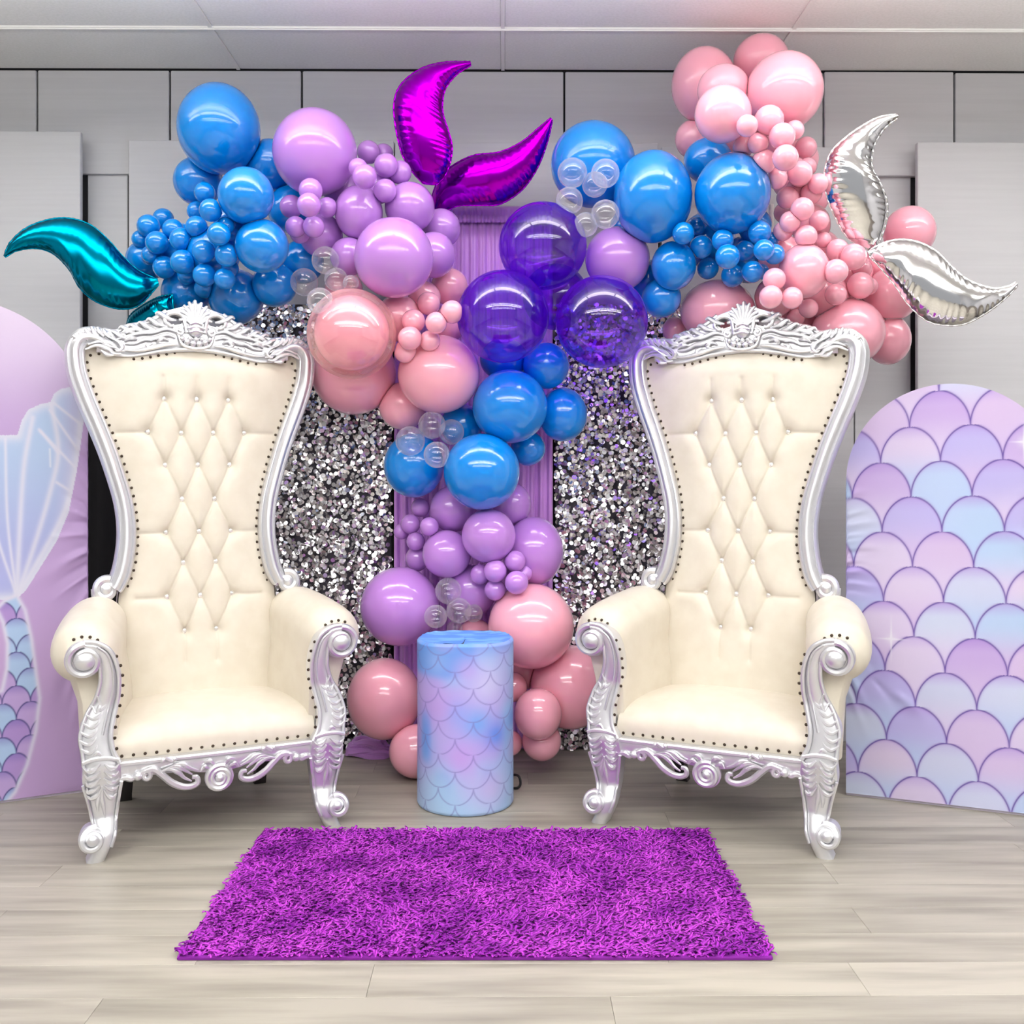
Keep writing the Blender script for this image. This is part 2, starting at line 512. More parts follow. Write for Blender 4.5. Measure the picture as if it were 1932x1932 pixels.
# ------------------------------------------------------------------ printed boards
def inpoly(x, y, poly):
    r = np.zeros(x.shape, bool); n = len(poly)
    for i in range(n):
        x1, y1 = poly[i]; x2, y2 = poly[(i + 1) % n]
        c = ((y1 > y) != (y2 > y))
        with np.errstate(divide='ignore', invalid='ignore'):
            r ^= c & (x < (x2 - x1) * (y - y1) / (y2 - y1 + 1e-12) + x1)
    return r
def pdist(x, y, pts):
    d = np.full(x.shape, 1e9)
    for i in range(len(pts) - 1):
        ax, ay = pts[i]; bx, by = pts[i + 1]
        dx, dy = bx - ax, by - ay; l = dx * dx + dy * dy + 1e-12
        t = np.clip(((x - ax) * dx + (y - ay) * dy) / l, 0, 1)
        d = np.minimum(d, np.hypot(x - ax - t * dx, y - ay - t * dy))
    return d
def wrinkle(x, y, a, b, w, am):
    ax, ay = a; bx, by = b; dx, dy = bx - ax, by - ay; l = math.hypot(dx, dy)
    t = ((x - ax) * dx + (y - ay) * dy) / (l * l); p = ((x - ax) * dy - (y - ay) * dx) / l
    env = np.clip(1 - t, 0, 1) ** 1.3 * np.clip((t + 0.25) * 4, 0, 1)
    p = p + 0.35 * w * np.sin(t * 5)
    return 1.5 * am * env * np.exp(-(p / (w * (1 + 1.2 * np.clip(t, 0, 1)))) ** 2)
def mixc(A, B, t):
    return A * (1 - t[..., None]) + B * t[..., None]
def sstep(a, b, x):
    t = np.clip((x - a) / (b - a), 0, 1); return t * t * (3 - 2 * t)
def hash2(i, j, s=0):
    h = np.sin(i * 127.1 + j * 311.7 + s * 74.7) * 43758.5453
    return h - np.floor(h)
def vnoise(x, y, s=0):
    i, j = np.floor(x), np.floor(y); fx, fy = x - i, y - j
    fx = fx * fx * (3 - 2 * fx); fy = fy * fy * (3 - 2 * fy)
    return (hash2(i, j, s) * (1 - fx) + hash2(i + 1, j, s) * fx) * (1 - fy) + (hash2(i, j + 1, s) * (1 - fx) + hash2(i + 1, j + 1, s) * fx) * fy
A3 = lambda *c: np.array(lin(*c))
def scales(u, v, w, h):
    """scale pattern: cell row/col, radial position in the cell and distance to the outline"""
    row = np.floor(v / h); t = v / h - row
    off = np.mod(row, 2) * 0.5
    c = np.floor(u / w - off); d = np.abs(u / w - off - c - 0.5) * 2
    rr = np.sqrt(np.clip(d, 0, 1) ** 1.9 + t ** 1.9)
    ins = rr < 1
    row2 = np.where(ins, row, row + 1)
    off2 = np.mod(row2, 2) * 0.5
    col2 = np.floor(u / w - off2)
    tt = np.where(ins, t, t - 1)           # -1 bottom .. +1 top of the scale
    return row2, col2, tt, np.abs(rr - 1) * h
def board_mesh(name, Wd, zs, r, step, parent, wr=None):
    """arched board face as a grid with rounded top: columns follow the arch"""
    nx = int(Wd / step) + 1; H = zs + r; nz = int(H / step) + 1
    u = np.linspace(0, Wd, nx)
    e = np.clip(np.abs(u - Wd / 2) / (Wd / 2), 0, 1)
    top = zs + r * np.sqrt(np.clip(1 - e ** 2, 0, 1))
    v = np.linspace(0, 1, nz)
    U = np.repeat(u[None], nz, 0); Zv = v[:, None] * top[None] + 0.012 * (1 - v[:, None])
    D = wr(U, Zv) if wr is not None else np.zeros_like(U)
    V = np.stack([U, -0.026 - D, Zv], -1).reshape(-1, 3)
    o = mesh_np(name, V, grid_faces(nx, nz), M['print'], parent)
    return o, U, Zv, top, u
def paint(o, C):
    C = C * 0.87
    at_ = o.data.color_attributes.new('print', 'FLOAT_COLOR', 'POINT')
    at_.data.foreach_set('color', np.concatenate([C.reshape(-1, 3), np.ones((C.size // 3, 1))], 1).astype(np.float32).ravel())
def board_body(parent, Wd, zs, r, yoff=0.02):
    mb = MB()
    n = 40
    poly = [(0, 0.0), (Wd, 0.0), (Wd, zs)] + [(Wd / 2 + Wd / 2 * math.cos(a), zs + r * math.sin(a)) for a in np.linspace(0, math.pi, n)[1:-1]] + [(0, zs)]
    mb.prism(poly, -0.013, 0.02, lambda p, t: (p[0], t, p[1]))
    mb.build('board', M['white_edge'], parent, sharp=50)
    mb2 = MB()  # rear prop so that the board stands
    mb2.box((Wd / 2 - 0.15, 0.02, 0.0), (Wd / 2 + 0.15, 0.16, 0.02), 0.003)
    mb2.build('foot_plate', M['white_edge'], parent, smooth=False)

# left board: mermaid tail print
Wl, ZSl, Rl = 0.90, 1.46, 0.45
ang = math.atan2(0.14, 0.276)
e0 = Vector((-1.676, 4.05, 0))
lb = empty('printed_arch_board', (e0.x - Wl * math.cos(ang), e0.y - Wl * math.sin(ang), 0), ang)
# facing towards the middle: left end nearer the camera
lb.location = (e0.x - Wl * math.cos(ang), e0.y - Wl * math.sin(ang), 0)
tag(lb, 'lilac arched board with a printed mermaid tail beside the left throne', 'backdrop')
def dl(U, Z):
    d = Wl - U
    return 165 - 532 * d, 880 - (Z - 1.28) * 482
WR_L = [((170, 1035), (40, 1108), 7, .005), ((170, 1068), (80, 1112), 6, -.004), ((170, 1120), (62, 1370), 10, .008), ((168, 1190), (85, 1390), 9, -.006), ((166, 1270), (140, 1400), 8, .006), ((170, 1003), (95, 1016), 5, .004), ((170, 985), (110, 992), 5, -.004), ((170, 915), (100, 855), 6, .004), ((170, 880), (125, 840), 6, -.003), ((168, 1210), (110, 1330), 6, .005), ((165, 1150), (90, 1180), 12, .004), ((170, 1490), (-100, 1512), 5, -.003)]
for k in range(13):
    y0_ = 960 + k * 17 + 5 * math.sin(k * 2.1)
    WR_L.append(((170, y0_), (96 + 14 * math.sin(k * 1.7), y0_ + (k - 3) * 13), 3.6 + 1.2 * math.sin(k * 3.3), (.0055 if k % 2 else -.0035)))
for k in range(7):
    WR_L.append(((172, 850 + 15 * k), (112 + 6 * k, 800 + 19 * k), 3.5, (.004 if k % 2 else -.003)))
for k in range(6):
    WR_L.append(((170, 1180 + 24 * k), (100 + 8 * k, 1330 + 22 * k), 5.5, (.007 if k % 2 else -.004)))
def wrl(U, Z):
    x, y = dl(U, Z); D = np.zeros_like(x)
    for a, b_, w, am in WR_L:
        D += wrinkle(x, y, a, b_, w, am)
    return D
face, U, Zv, top, u = board_mesh('printed_cover', Wl, ZSl, Rl, 0.003, lb, wrl)
x, y = dl(U, Zv)
C = mixc(A3(222, 205, 232), A3(196, 165, 218), sstep(580, 860, y))
C = mixc(C, A3(205, 172, 220), sstep(900, 1400, y) * (0.4 + 0.6 * vnoise(x / 60, y / 60)))
fl = [(-150, 800), (-60, 822), (0, 823), (32, 822), (40, 795), (52, 775), (75, 764), (93, 760), (100, 744), (112, 735), (130, 731), (150, 737), (160, 765), (152, 830), (143, 890), (128, 965), (105, 1020), (48, 1108), (31, 1124), (-10, 1124), (-80, 1090), (-200, 960), (-260, 820), (-230, 760)]
ins = inpoly(x, y, fl)
de = pdist(x, y, fl + [fl[0]])
fc = mixc(A3(182, 204, 238), A3(176, 180, 232), sstep(820, 1080, y))
fc = mixc(fc, A3(206, 196, 234), sstep(90, 150, x) * 0.7)
fc = mixc(fc, A3(222, 224, 242), np.exp(-(de / 12) ** 2))
C = np.where(ins[..., None], fc, C)
ribs = [[(31, 1120), (36, 1000), (44, 880), (60, 790)], [(31, 1120), (62, 1030), (92, 930), (108, 850), (95, 765)], [(31, 1120), (85, 1030), (122, 960), (143, 885), (150, 800)], [(108, 855), (75, 815)], [(143, 885), (72, 812)], [(146, 850), (92, 775)], [(150, 800), (100, 762)], [(105, 910), (145, 935)], [(31, 1120), (14, 980), (10, 830)], [(31, 1120), (-12, 980), (-30, 830)]]
for i, rb in enumerate(ribs):
    dd = pdist(x, y, spline(rb, 6)); w = 5.5 if i < 3 else 3.0
    C = mixc(C, A3(228, 226, 244), np.exp(-(dd / w) ** 2) * 0.85 * ins)
body = [(31, 1118), (46, 1145), (58, 1200), (66, 1260), (73, 1310), (66, 1370), (50, 1430), (28, 1478), (8, 1500), (-80, 1520), (-60, 1400), (-30, 1300), (4, 1290), (13, 1250), (14, 1205), (6, 1165), (-6, 1140), (10, 1125)]
insb = inpoly(x, y, body)
r_, c_, tt, dist = scales(x - 4, -(y - 1500), 52.0, 31.0)
hv = hash2(r_, c_)
cb = np.where((hv < .45)[..., None], A3(178, 205, 240), np.where((hv < .8)[..., None], A3(196, 168, 224), A3(182, 150, 216)))
cb = mixc(cb, A3(126, 108, 196), sstep(0.3, 1.0, tt) * 0.55)
cb = mixc(cb, A3(74, 66, 138), np.exp(-(dist / 1.5) ** 2))
C = np.where(insb[..., None], cb, C)
C = mixc(C, A3(226, 222, 242), np.exp(-(pdist(x, y, body + [body[0]]) / 4.0) ** 2) * 0.9)
C = mixc(C, A3(236, 236, 248), np.exp(-(pdist(x, y, [(92, 848), (93, 880)]) / 2.0) ** 2) * .7)
C = mixc(C, A3(150, 110, 190), np.exp(-((y - 1500 + (x - 165) * 0.0) / 3.0) ** 2) * 0.5 * (x < 170))
paint(face, C)
board_body(lb, Wl, ZSl, Rl)

# right board: fish scale print
Wr, ZSr, Rr = 0.74, 1.22, 0.37
angr = math.atan2(-0.24, 0.574)
rb = empty('printed_arch_board', (1.308, 4.01, 0), angr)
tag(rb, 'arched board printed all over with lilac and blue scales beside the right throne', 'backdrop')
WR_R = [((0, .86), (.16, .92), .012, .005), ((0, .89), (.12, .93), .009, -.004), ((0, .98), (.13, .99), .010, .005), ((0, .95), (.12, .96), .009, -.004), ((0, 1.16), (.10, 1.20), .010, .005), ((0, .62), (.10, .45), .016, .009), ((0.02, .60), (.16, .42), .012, -.006), ((0, .55), (.05, .30), .014, .007), ((.74, .96), (.52, 1.04), .014, .006), ((.74, .90), (.56, .92), .012, .005), ((.74, 1.22), (.58, 1.26), .012, .005), ((.2, .40), (.33, .28), .016, .004), ((.12, .44), (.22, .30), .012, -.004)]
for k in range(14):
    WR_R.append(((-.01, .80 + .022 * k + .006 * math.sin(k * 2.3)), (.12 + .03 * math.sin(k * 1.9), .80 + .026 * k - .01), .0065, (.0042 if k % 2 else -.003)))
    WR_R.append(((.75, .84 + .03 * k), (.60 - .03 * math.sin(k * 1.3), .90 + .026 * k), .007, (.0042 if k % 2 else -.003)))
for k in range(8):
    WR_R.append(((-.01, .66 - .03 * k), (.08 + .02 * (k % 3), .50 - .045 * k), .010, (.006 if k % 2 else -.004)))
def wrr(U, Z):
    D = np.zeros_like(U)
    for a, b_, w, am in WR_R:
        D += wrinkle(U, Z, a, b_, w, am)
    return D
face, U, Zv, top, u = board_mesh('printed_cover', Wr, ZSr, Rr, 0.0028, rb, wrr)
uu = U + 0.075 + 0.02 * (Zv - 0.8); vv = Zv + 0.035 - 0.03 * U
r_, c_, tt, dist = scales(uu, vv, 0.212, 0.1325)
hv = hash2(r_ + 3, c_ + 1); hv2 = hash2(r_, c_, 3)
pal = [A3(214, 190, 230), A3(196, 166, 224), A3(182, 208, 242), A3(206, 214, 240), A3(222, 206, 236), A3(184, 176, 234)]
C = np.zeros(U.shape + (3,)); Cb = np.zeros_like(C)
for k in range(6):
    C += np.where((np.floor(hv * 6) == k)[..., None], pal[k], 0)
    Cb += np.where((np.floor(hv2 * 6) == k)[..., None], pal[(k * 2 + 2) % 6], 0)
C = mixc(C, Cb, sstep(0.5, -0.8, tt))
C = mixc(C, A3(168, 126, 214), sstep(0.55, 1.0, tt) * (0.25 + 0.5 * hv2))
C = mixc(C, A3(206, 196, 238), 0.35 * vnoise(U * 6, Zv * 6))
C = mixc(C, A3(170, 140, 214), np.exp(-(dist / 0.008) ** 2) * 0.5)
C = mixc(C, A3(92, 66, 158), np.exp(-(dist / 0.0030) ** 2))
for (su, sz, sr) in ((0.165, 0.62, 0.10), (0.62, 1.37, 0.08)):
    a = np.abs(U - su); bz = np.abs(Zv - sz)
    g = np.exp(-(a / 0.003) ** 2) * np.clip(1 - bz / sr, 0, 1) + np.exp(-(bz / 0.003) ** 2) * np.clip(1 - a / (sr * .7), 0, 1) + 0.5 * np.exp(-((a ** 2 + bz ** 2) / 0.02 ** 2))
    C = mixc(C, A3(240, 238, 250), np.clip(g, 0, .85))
paint(face, C)
board_body(rb, Wr, ZSr, Rr)

# plinth in a printed cover
PR, PH, PX, PYc = 0.184, 0.628, -0.178, 3.92
pl = empty('plinth', (PX, PYc, 0))
tag(pl, 'round plinth in a blue and lilac scale printed cover between the two thrones', 'plinth')
nth, nz = 360, 190
th = np.linspace(0, 2 * np.pi, nth); zz = np.linspace(0.002, PH, nz)
TH, ZZ = np.meshgrid(th, zz)
rad = PR * (1 - 0.06 * sstep(PH - 0.012, PH, ZZ) ** 2 - 0.03 * sstep(0.012, 0.0, ZZ) - 0.006 * np.sin(np.pi * ZZ / PH))
fr_ = np.exp(-((ZZ - PH) / 0.03) ** 2)
V = np.stack([-rad * np.sin(TH), rad * np.cos(TH), ZZ - 0.003 * fr_ * np.cos(3 * TH)], -1).reshape(-1, 3)
side = mesh_np('printed_cover', V, grid_faces(nth, nz), M['print'], pl)
uu = (TH - np.pi) * PR
r_, c_, tt, dist = scales(uu + 0.03, PH - ZZ + 0.02, 0.135, 0.0605)
n1 = vnoise(TH * 1.3 + 3.1, ZZ * 7 + 2.2, 1); n2 = vnoise(TH * 2.2 + 9, ZZ * 9 + 5, 2)
C = mixc(A3(188, 172, 238), A3(160, 196, 246), sstep(0.35, 0.7, n1))
C = mixc(C, A3(118, 166, 240), sstep(0.55, 0.85, n2))
C = mixc(C, A3(200, 180, 240), sstep(0.6, 0.2, n2) * .6)
C = mixc(C, A3(176, 208, 244), sstep(0.25, 0.0, ZZ) * .8)
C = mixc(C, A3(98, 160, 240), sstep(PH - 0.07, PH, ZZ) * .6)
for (bs, bz, br, bc, ba) in ((.05, .34, .06, (120, 178, 246), .9), (.13, .29, .05, (104, 150, 240), .95), (-.03, .38, .05, (140, 176, 246), .8), (.09, .49, .07, (208, 208, 246), .9), (-.01, .21, .07, (204, 168, 240), .95), (-.10, .09, .09, (176, 212, 246), .9), (.10, .10, .08, (206, 190, 242), .8), (-.11, .56, .05, (146, 186, 246), .9), (-.10, .40, .07, (198, 168, 236), .8), (.02, .53, .05, (196, 176, 240), .8)):
    C = mixc(C, A3(*bc), ba * np.exp(-((uu - bs) ** 2 + (ZZ - bz) ** 2) / br ** 2))
C = mixc(C, A3(128, 120, 196), np.exp(-(dist / 0.0022) ** 2) * 0.7)
paint(side, C)
rr = np.linspace(0, 1, 40)
TH2, RR = np.meshgrid(th[::4], rr)
rad0 = PR * 0.94
zt_ = PH + 0.004 * np.cos(3 * TH2) * RR ** 4 - 0.006 * (1 - RR ** 3) + 0.0015 * np.sin(RR * 30 * np.cos(TH2) + 4 * np.sin(TH2))
V = np.stack([rad0 * RR * np.sin(TH2), -rad0 * RR * np.cos(TH2), zt_], -1).reshape(-1, 3)
topc = mesh_np('printed_top', V, grid_faces(TH2.shape[1], 40), M['print'], pl)
gx = RR * np.sin(TH2); gy = RR * np.cos(TH2)
C = mixc(A3(122, 178, 244), A3(92, 146, 238), sstep(.3, .7, vnoise(gx * 3 + 5, gy * 9 + 3)))
paint(topc, C)
mb = MB(); mb.loft([[(PR * 0.9 * math.cos(a), PR * 0.9 * math.sin(a), z) for a in np.linspace(0, 2 * math.pi, 48, endpoint=False)] for z in (0.0, PH - 0.014)])
mb.build('drum', M['white_edge'], pl)

# black cable loop by the plinth
mb = MB()
c0 = at(976, 1484, 4.02)
mb.tube(spline([(c0[0] - 0.07, 4.12, 0.006), (c0[0] - 0.01, 4.06, 0.006), (c0[0] + 0.012, 4.06, 0.02), (c0[0] + 0.006, 4.07, 0.05), (c0[0] - 0.02, 4.10, 0.045), (c0[0] - 0.05, 4.14, 0.006), (c0[0] - 0.06, 4.17, 0.006)], 6), 0.005, 8)
tag(mb.build('cable', M['cable']), 'short loop of black cable on the floor right behind the plinth', 'cable')

# ------------------------------------------------------------------ throne chair (built once in its own frame, front towards -y)
def yb(z): return 0.42 + (z - 0.42) * 0.12
def prof(tab, z):
    zs_ = [t[0] for t in tab]; ws = [t[1] for t in tab]
    return np.interp(z, zs_, ws)
INNER = [(0.30, .285), (0.60, .285), (.806, .271), (.871, .248), (.961, .231), (1.052, .228), (1.138, .237), (1.22, .255), (1.307, .28), (1.396, .311), (1.497, .35), (1.597, .387), (1.67, .403), (1.75, .400)]
ZIN = [(0, 1.732), (.07, 1.728), (.14, 1.717), (.2, 1.702), (.25, 1.695), (.29, 1.70), (.34, 1.714), (.37, 1.714), (.42, 1.70)]
ZOUT = [(0, 1.918), (.05, 1.903), (.107, 1.884), (.154, 1.846), (.2, 1.825), (.25, 1.812), (.29, 1.788), (.335, 1.795), (.40, 1.788), (.45, 1.745), (.468, 1.70)]
BUT = [(-.12, 1.54), (0, 1.54), (.12, 1.54), (-.18, 1.411), (-.06, 1.408), (.06, 1.41), (.18, 1.412), (-.12, 1.285), (0, 1.286), (.12, 1.286), (-.06, 1.155), (.06, 1.155), (-.12, 1.03), (0, 1.031), (.12, 1.031), (-.06, .915), (.06, .915), (-.12, .79), (0, .79), (.12, .791), (-.058, .661), (.058, .661)]
th_root = empty('throne_chair', (-1.008, 3.518, 0), math.radians(25))
tag(th_root, 'cream tufted throne with carved silver frame left of the plinth', 'chair', 'cream and silver throne chairs')

# tufted back
nx, nz = 150, 250
s_ = np.linspace(-1, 1, nx); zn = np.linspace(0.34, 1.735, nz)
S, ZN = np.meshgrid(s_, zn)
Wd = np.array([prof(INNER, z) for z in zn])[:, None] + 0.016
Xb = S * Wd
topc_ = np.interp(np.abs(Xb), [t[0] for t in ZIN], [t[1] for t in ZIN])
Zb = ZN + (topc_ + 0.014 - 1.735) * sstep(1.5, 1.735, ZN)
bul = 0.052 * (1 - np.abs(S) ** 3.2) ** 0.8 * (1 - sstep(1.60, 1.75, Zb) ** 2 * 0.85)
D = bul.copy()
segs = []
for i in range(len(BUT)):
    for j in range(i + 1, len(BUT)):
        if abs(abs(BUT[i][0] - BUT[j][0]) - 0.06) < 0.012 and abs(BUT[i][1] - BUT[j][1]) < 0.14:
            segs.append((BUT[i], BUT[j]))
gr = np.full(Xb.shape, 1e9)
for a, b_ in segs: gr = np.minimum(gr, pdist(Xb, Zb, [a, b_]))
D -= 0.0055 * np.exp(-(gr / 0.0045) ** 2) + 0.006 * np.exp(-(gr / 0.022) ** 2)
ex = np.full(Xb.shape, 1e9)
for k in (0, 1, 2): ex = np.minimum(ex, pdist(Xb, Zb, [BUT[k], (BUT[k][0] * 1.02, BUT[k][1] + 0.085)]))
for k in (20, 21): ex = np.minimum(ex, pdist(Xb, Zb, [BUT[k], (BUT[k][0] * 1.02, BUT[k][1] - 0.11)]))
for k, sg in ((3, -1), (6, 1), (17, -1), (19, 1), (12, -1), (14, 1)): ex = np.minimum(ex, pdist(Xb, Zb, [BUT[k], (BUT[k][0] + sg * 0.11, BUT[k][1] - 0.004)]))
D -= 0.004 * np.exp(-(ex / 0.004) ** 2) + 0.004 * np.exp(-(ex / 0.016) ** 2)
for (bx, bz) in BUT:
    rr2 = (Xb - bx) ** 2 + (Zb - bz) ** 2
    D -= 0.012 * np.exp(-rr2 / 0.011 ** 2) + 0.010 * np.exp(-rr2 / 0.032 ** 2)
Yb = yb(Zb) - 0.012 - D
back = mesh_np('back_cushion', np.stack([Xb, Yb, Zb], -1).reshape(-1, 3), grid_faces(nx, nz), M['leather'], th_root)
# buttons
def back_y(x, z):
    i = int(np.clip(np.searchsorted(zn, z), 0, nz - 1)); k = int(np.argmin(np.abs(Xb[i] - x)))
    return float(Yb[i, k])
mb = MB(); mb.ball((0, 0, 0), (0.0100, 0.0065, 0.0100), 12, 8)
mb.tube([(0.0108 * math.cos(a), 0.002, 0.0108 * math.sin(a)) for a in np.linspace(0, 2 * math.pi, 13)], 0.0022, 5)
bproto = mb.build('button', M['crystal'], th_root)
for k, (bx, bz) in enumerate(BUT):
    o = bproto if k == 0 else bproto.copy()
    if k: COL.objects.link(o); o.parent = th_root
    o.location = (bx, back_y(bx, bz) - 0.008, bz)

# back shell behind the cushion
mb = MB()
zz_ = np.linspace(0.22, 1.74, 40)
wz = [prof(INNER, z) + 0.02 for z in zz_]
mb.grid([[(-w, yb(z) + 0.035, z), (-w * .5, yb(z) + 0.05, z), (0, yb(z) + 0.055, z), (w * .5, yb(z) + 0.05, z), (w, yb(z) + 0.035, z)] for z, w in zip(zz_, wz)])
mb.grid([[(-w, yb(z) - 0.012, z), (-w, yb(z) + 0.035, z)] for z, w in zip(zz_, wz)])
mb.grid([[(w, yb(z) + 0.035, z), (w, yb(z) - 0.012, z)] for z, w in zip(zz_, wz)])
mb.build('back_panel', M['leather'], th_root)

def plane_back(x, z, off):   # point on the front of the back frame, off metres towards the sitter
    return (x, yb(z) - 0.030 - off, z)
RAILP = [(-1, -.9), (-1, .05), (-.93, .45), (-.78, .62), (-.66, .45), (-.52, .62), (-.25, .92), (.05, 1.0), (.3, .86), (.48, .56), (.60, .42), (.72, .66), (.88, .60), (1, .2), (1, -.9)]
def sweep(mb, path, hw, dep, fn, prof_=RAILP):
    P = np.array(path); n = len(P)
    T = np.gradient(P, axis=0); T /= np.linalg.norm(T, axis=1)[:, None]
    Nn = np.stack([-T[:, 1], T[:, 0]], 1)
    rings = []
    for i in range(n):
        h_ = hw[i] if hasattr(hw, '__len__') else hw; d_ = dep[i] if hasattr(dep, '__len__') else dep
        rings.append([fn(P[i, 0] + Nn[i, 0] * q[0] * h_, P[i, 1] + Nn[i, 1] * q[0] * h_, q[1] * d_) for q in prof_])
    mb.loft(rings)
def spiral(cx, cz, r0, r1, a0, turns, n=40, sgn=1):
    return [(cx + (r0 + (r1 - r0) * t) * math.cos(a0 + sgn * 2 * math.pi * turns * t), cz + (r0 + (r1 - r0) * t) * math.sin(a0 + sgn * 2 * math.pi * turns * t)) for t in np.linspace(0, 1, n)]
def lift(path, off, fn): return [fn(p[0], p[1], off) for p in path]
def strokes(mb, paths, r, fn, off=0.0, seg=7, n=7, taper=(0.35, 1.0, 0.3), flat=1.0):
    for p in paths:
        q = spline(p, n); m_ = len(q)
        rad = [r * np.interp(t, [0, .45, 1], taper) for t in np.linspace(0, 1, m_)]
        mb.tube(lift(q, off, fn), rad, seg, flat)

RAIL = [(.305, .832), (.296, .845), (.277, .893), (.262, .98), (.26, 1.065), (.271, 1.152), (.294, 1.24), (.322, 1.332), (.356, 1.426), (.394, 1.523), (.424, 1.617), (.434, 1.69), (.430, 1.73), (.412, 1.757), (.38, 1.764), (.345, 1.752), (.315, 1.732), (.285, 1.722)]
for sg in (1, -1):
    fn = (lambda s: (lambda x, z, off: plane_back(s * x, z, off)))(sg)
    pth = spline(RAIL, 6); n = len(pth)
    hw = [np.interp(t, [0, .1, .35, .6, .75, .9, 1], [.030, .034, .033, .036, .036, .028, .012]) for t in np.linspace(0, 1, n)]
    mb = MB(); sweep(mb, pth, hw, [0.042] * n, fn)
    fr = mb.build('back_frame', M['silver'], th_root, sharp=60)
    mb = MB()    # scroll where the frame meets the arm
    mb.tube(lift(spiral(.332, .828, .040, .012, 1.9, 1.35, 44, -1), .018, fn), [np.interp(t, [0, 1], [.016, .009]) for t in np.linspace(0, 1, 44)], 8)
    mb.ball(fn(.332, .828, .016), (.022, .02, .022), 12, 8)
    mb.tube(lift(spline([(.372, .832), (.368, .80), (.345, .785)], 5), 0.008, fn), .013, 7)
    mb.build('frame_scroll', M['silver'], fr)
    mb = MB()    # ear flutes and leaf
    ef = []
    for k in range(7):
        t = k / 6
        x0, z0 = .432 - .115 * t, 1.735 + .030 * math.sin(t * 2.4)
        ef.append([(x0 - .022, z0 + .004), (x0 - .005, z0 + .022), (x0 + .010 - .012 * t, z0 + .040 - .018 * abs(t - .5))])
    strokes(mb, ef, .0085, fn, .028, taper=(.6, 1, .7))
    strokes(mb, [[(.455, 1.66), (.455, 1.70), (.445, 1.745), (.41, 1.785), (.36, 1.792), (.325, 1.782), (.30, 1.762)]], .014, fn, .012, taper=(.3, 1, .8))
    strokes(mb, [[(.40, 1.715), (.36, 1.732), (.32, 1.722), (.30, 1.705), (.275, 1.705)], [(.39, 1.735), (.35, 1.748), (.31, 1.742), (.285, 1.72), (.262, 1.715)], [(.345, 1.715), (.325, 1.700), (.30, 1.698)], [(.315, 1.765), (.285, 1.75), (.27, 1.73), (.285, 1.715), (.30, 1.725)]], .0095, fn, .034)
    mb.build('ear_carving', M['silver'], fr)

# crest rail: plate with two pierced openings, then its carving
mb = MB()
HX, HZ, HRX, HRZ = .077, 1.846, .028, .0165
cols = np.linspace(-.36, .36, 181); rowsn = 34
def crest_rows(x):
    zi = np.interp(abs(x), [t[0] for t in ZIN], [t[1] for t in ZIN]) - 0.004
    zo = np.interp(abs(x), [t[0] for t in ZOUT], [t[1] for t in ZOUT])
    return zi, zo
def crest_grid(off, flip):
    b = len(mb.v)
    for x_ in cols:
        zi, zo = crest_rows(x_)
        for j in range(rowsn + 1):
            t = j / rowsn; z = zi + (zo - zi) * t
            o_ = off + (0.010 * (1 - (2 * t - 1) ** 4) if not flip else 0)
            mb.v.append(plane_back(x_, z, o_))
    for i in range(len(cols) - 1):
        for j in range(rowsn):
            xm = (cols[i] + cols[i + 1]) / 2; zi, zo = crest_rows(xm); zm = zi + (zo - zi) * (j + .5) / rowsn
            if ((abs(xm) - HX) / HRX) ** 2 + ((zm - HZ - (abs(xm) - HX) * 0.05) / HRZ) ** 2 < 1: continue
            q = (b + i * (rowsn + 1) + j, b + (i + 1) * (rowsn + 1) + j, b + (i + 1) * (rowsn + 1) + j + 1, b + i * (rowsn + 1) + j + 1)
            mb.f.append(q[::-1] if flip else q)
crest_grid(0.004, False); crest_grid(-0.035, True)
for edge in (0, 1):
    mb.grid([[plane_back(x_, crest_rows(x_)[edge], o_) for o_ in ((0.004, -0.035) if edge else (-0.035, 0.004))] for x_ in cols])
crest = mb.build('crest_rail', M['silver'], th_root)
pb = plane_back
mb = MB()          # shell fan
fan = [(.0955 - .0006 * abs(d) ** 1.15 + .005 * math.cos(d / 13.2 * 2 * math.pi), math.radians(d)) for d in range(-76, 77, 2)]
mb.loft([[pb(r_ * k * math.sin(a), 1.836 + r_ * k * math.cos(a), o_) for r_, a in fan] + [pb(0, 1.822, o_)] for k, o_ in ((1, -.012), (1, .012), (.93, .019))])
for k in range(-5, 6):
    a = k * 0.215
    L_ = .0935 - .0036 * abs(k) ** 1.3
    p0 = (.022 * math.sin(a), 1.842 + .016 * math.cos(a) - .012)
    p1 = (L_ * .62 * math.sin(a * 1.15), 1.838 + L_ * .62 * math.cos(a * 1.15))
    p2 = (L_ * math.sin(a * 1.28), 1.836 + L_ * math.cos(a * 1.28))
    q = spline([p0, p1, p2], 6)
    mb.tube(lift(q, .021, pb), [np.interp(t, [0, .8, 1], [.0045, .0078, .0055]) for t in np.linspace(0, 1, len(q))], 7)
mb.build('shell_fan', M['silver'], crest)
mb = MB()          # cartouche with three bands
mb.ball(pb(0, 1.812, .018), (.030, .022, .032), 16, 10)
for dz, w in ((.018, .024), (.002, .030), (-.014, .026)):
    mb.tube(lift(spline([(-w, 1.815 + dz), (0, 1.821 + dz), (w, 1.815 + dz)], 5), .036, pb), .005, 6)
for bx, bz, br in ((-.052, 1.775, .011), (-.034, 1.763, .013), (-.012, 1.757, .013), (.012, 1.757, .013), (.034, 1.763, .013), (.052, 1.775, .011), (-.022, 1.776, .010), (0, 1.774, .011), (.022, 1.776, .010)):
    mb.ball(pb(bx, bz, .024), br, 10, 7)
strokes(mb, [[(-.066, 1.79), (-.05, 1.752), (0, 1.740), (.05, 1.752), (.066, 1.79)]], .007, pb, .022, taper=(1, 1, 1))
mb.build('cartouche', M['silver'], crest)
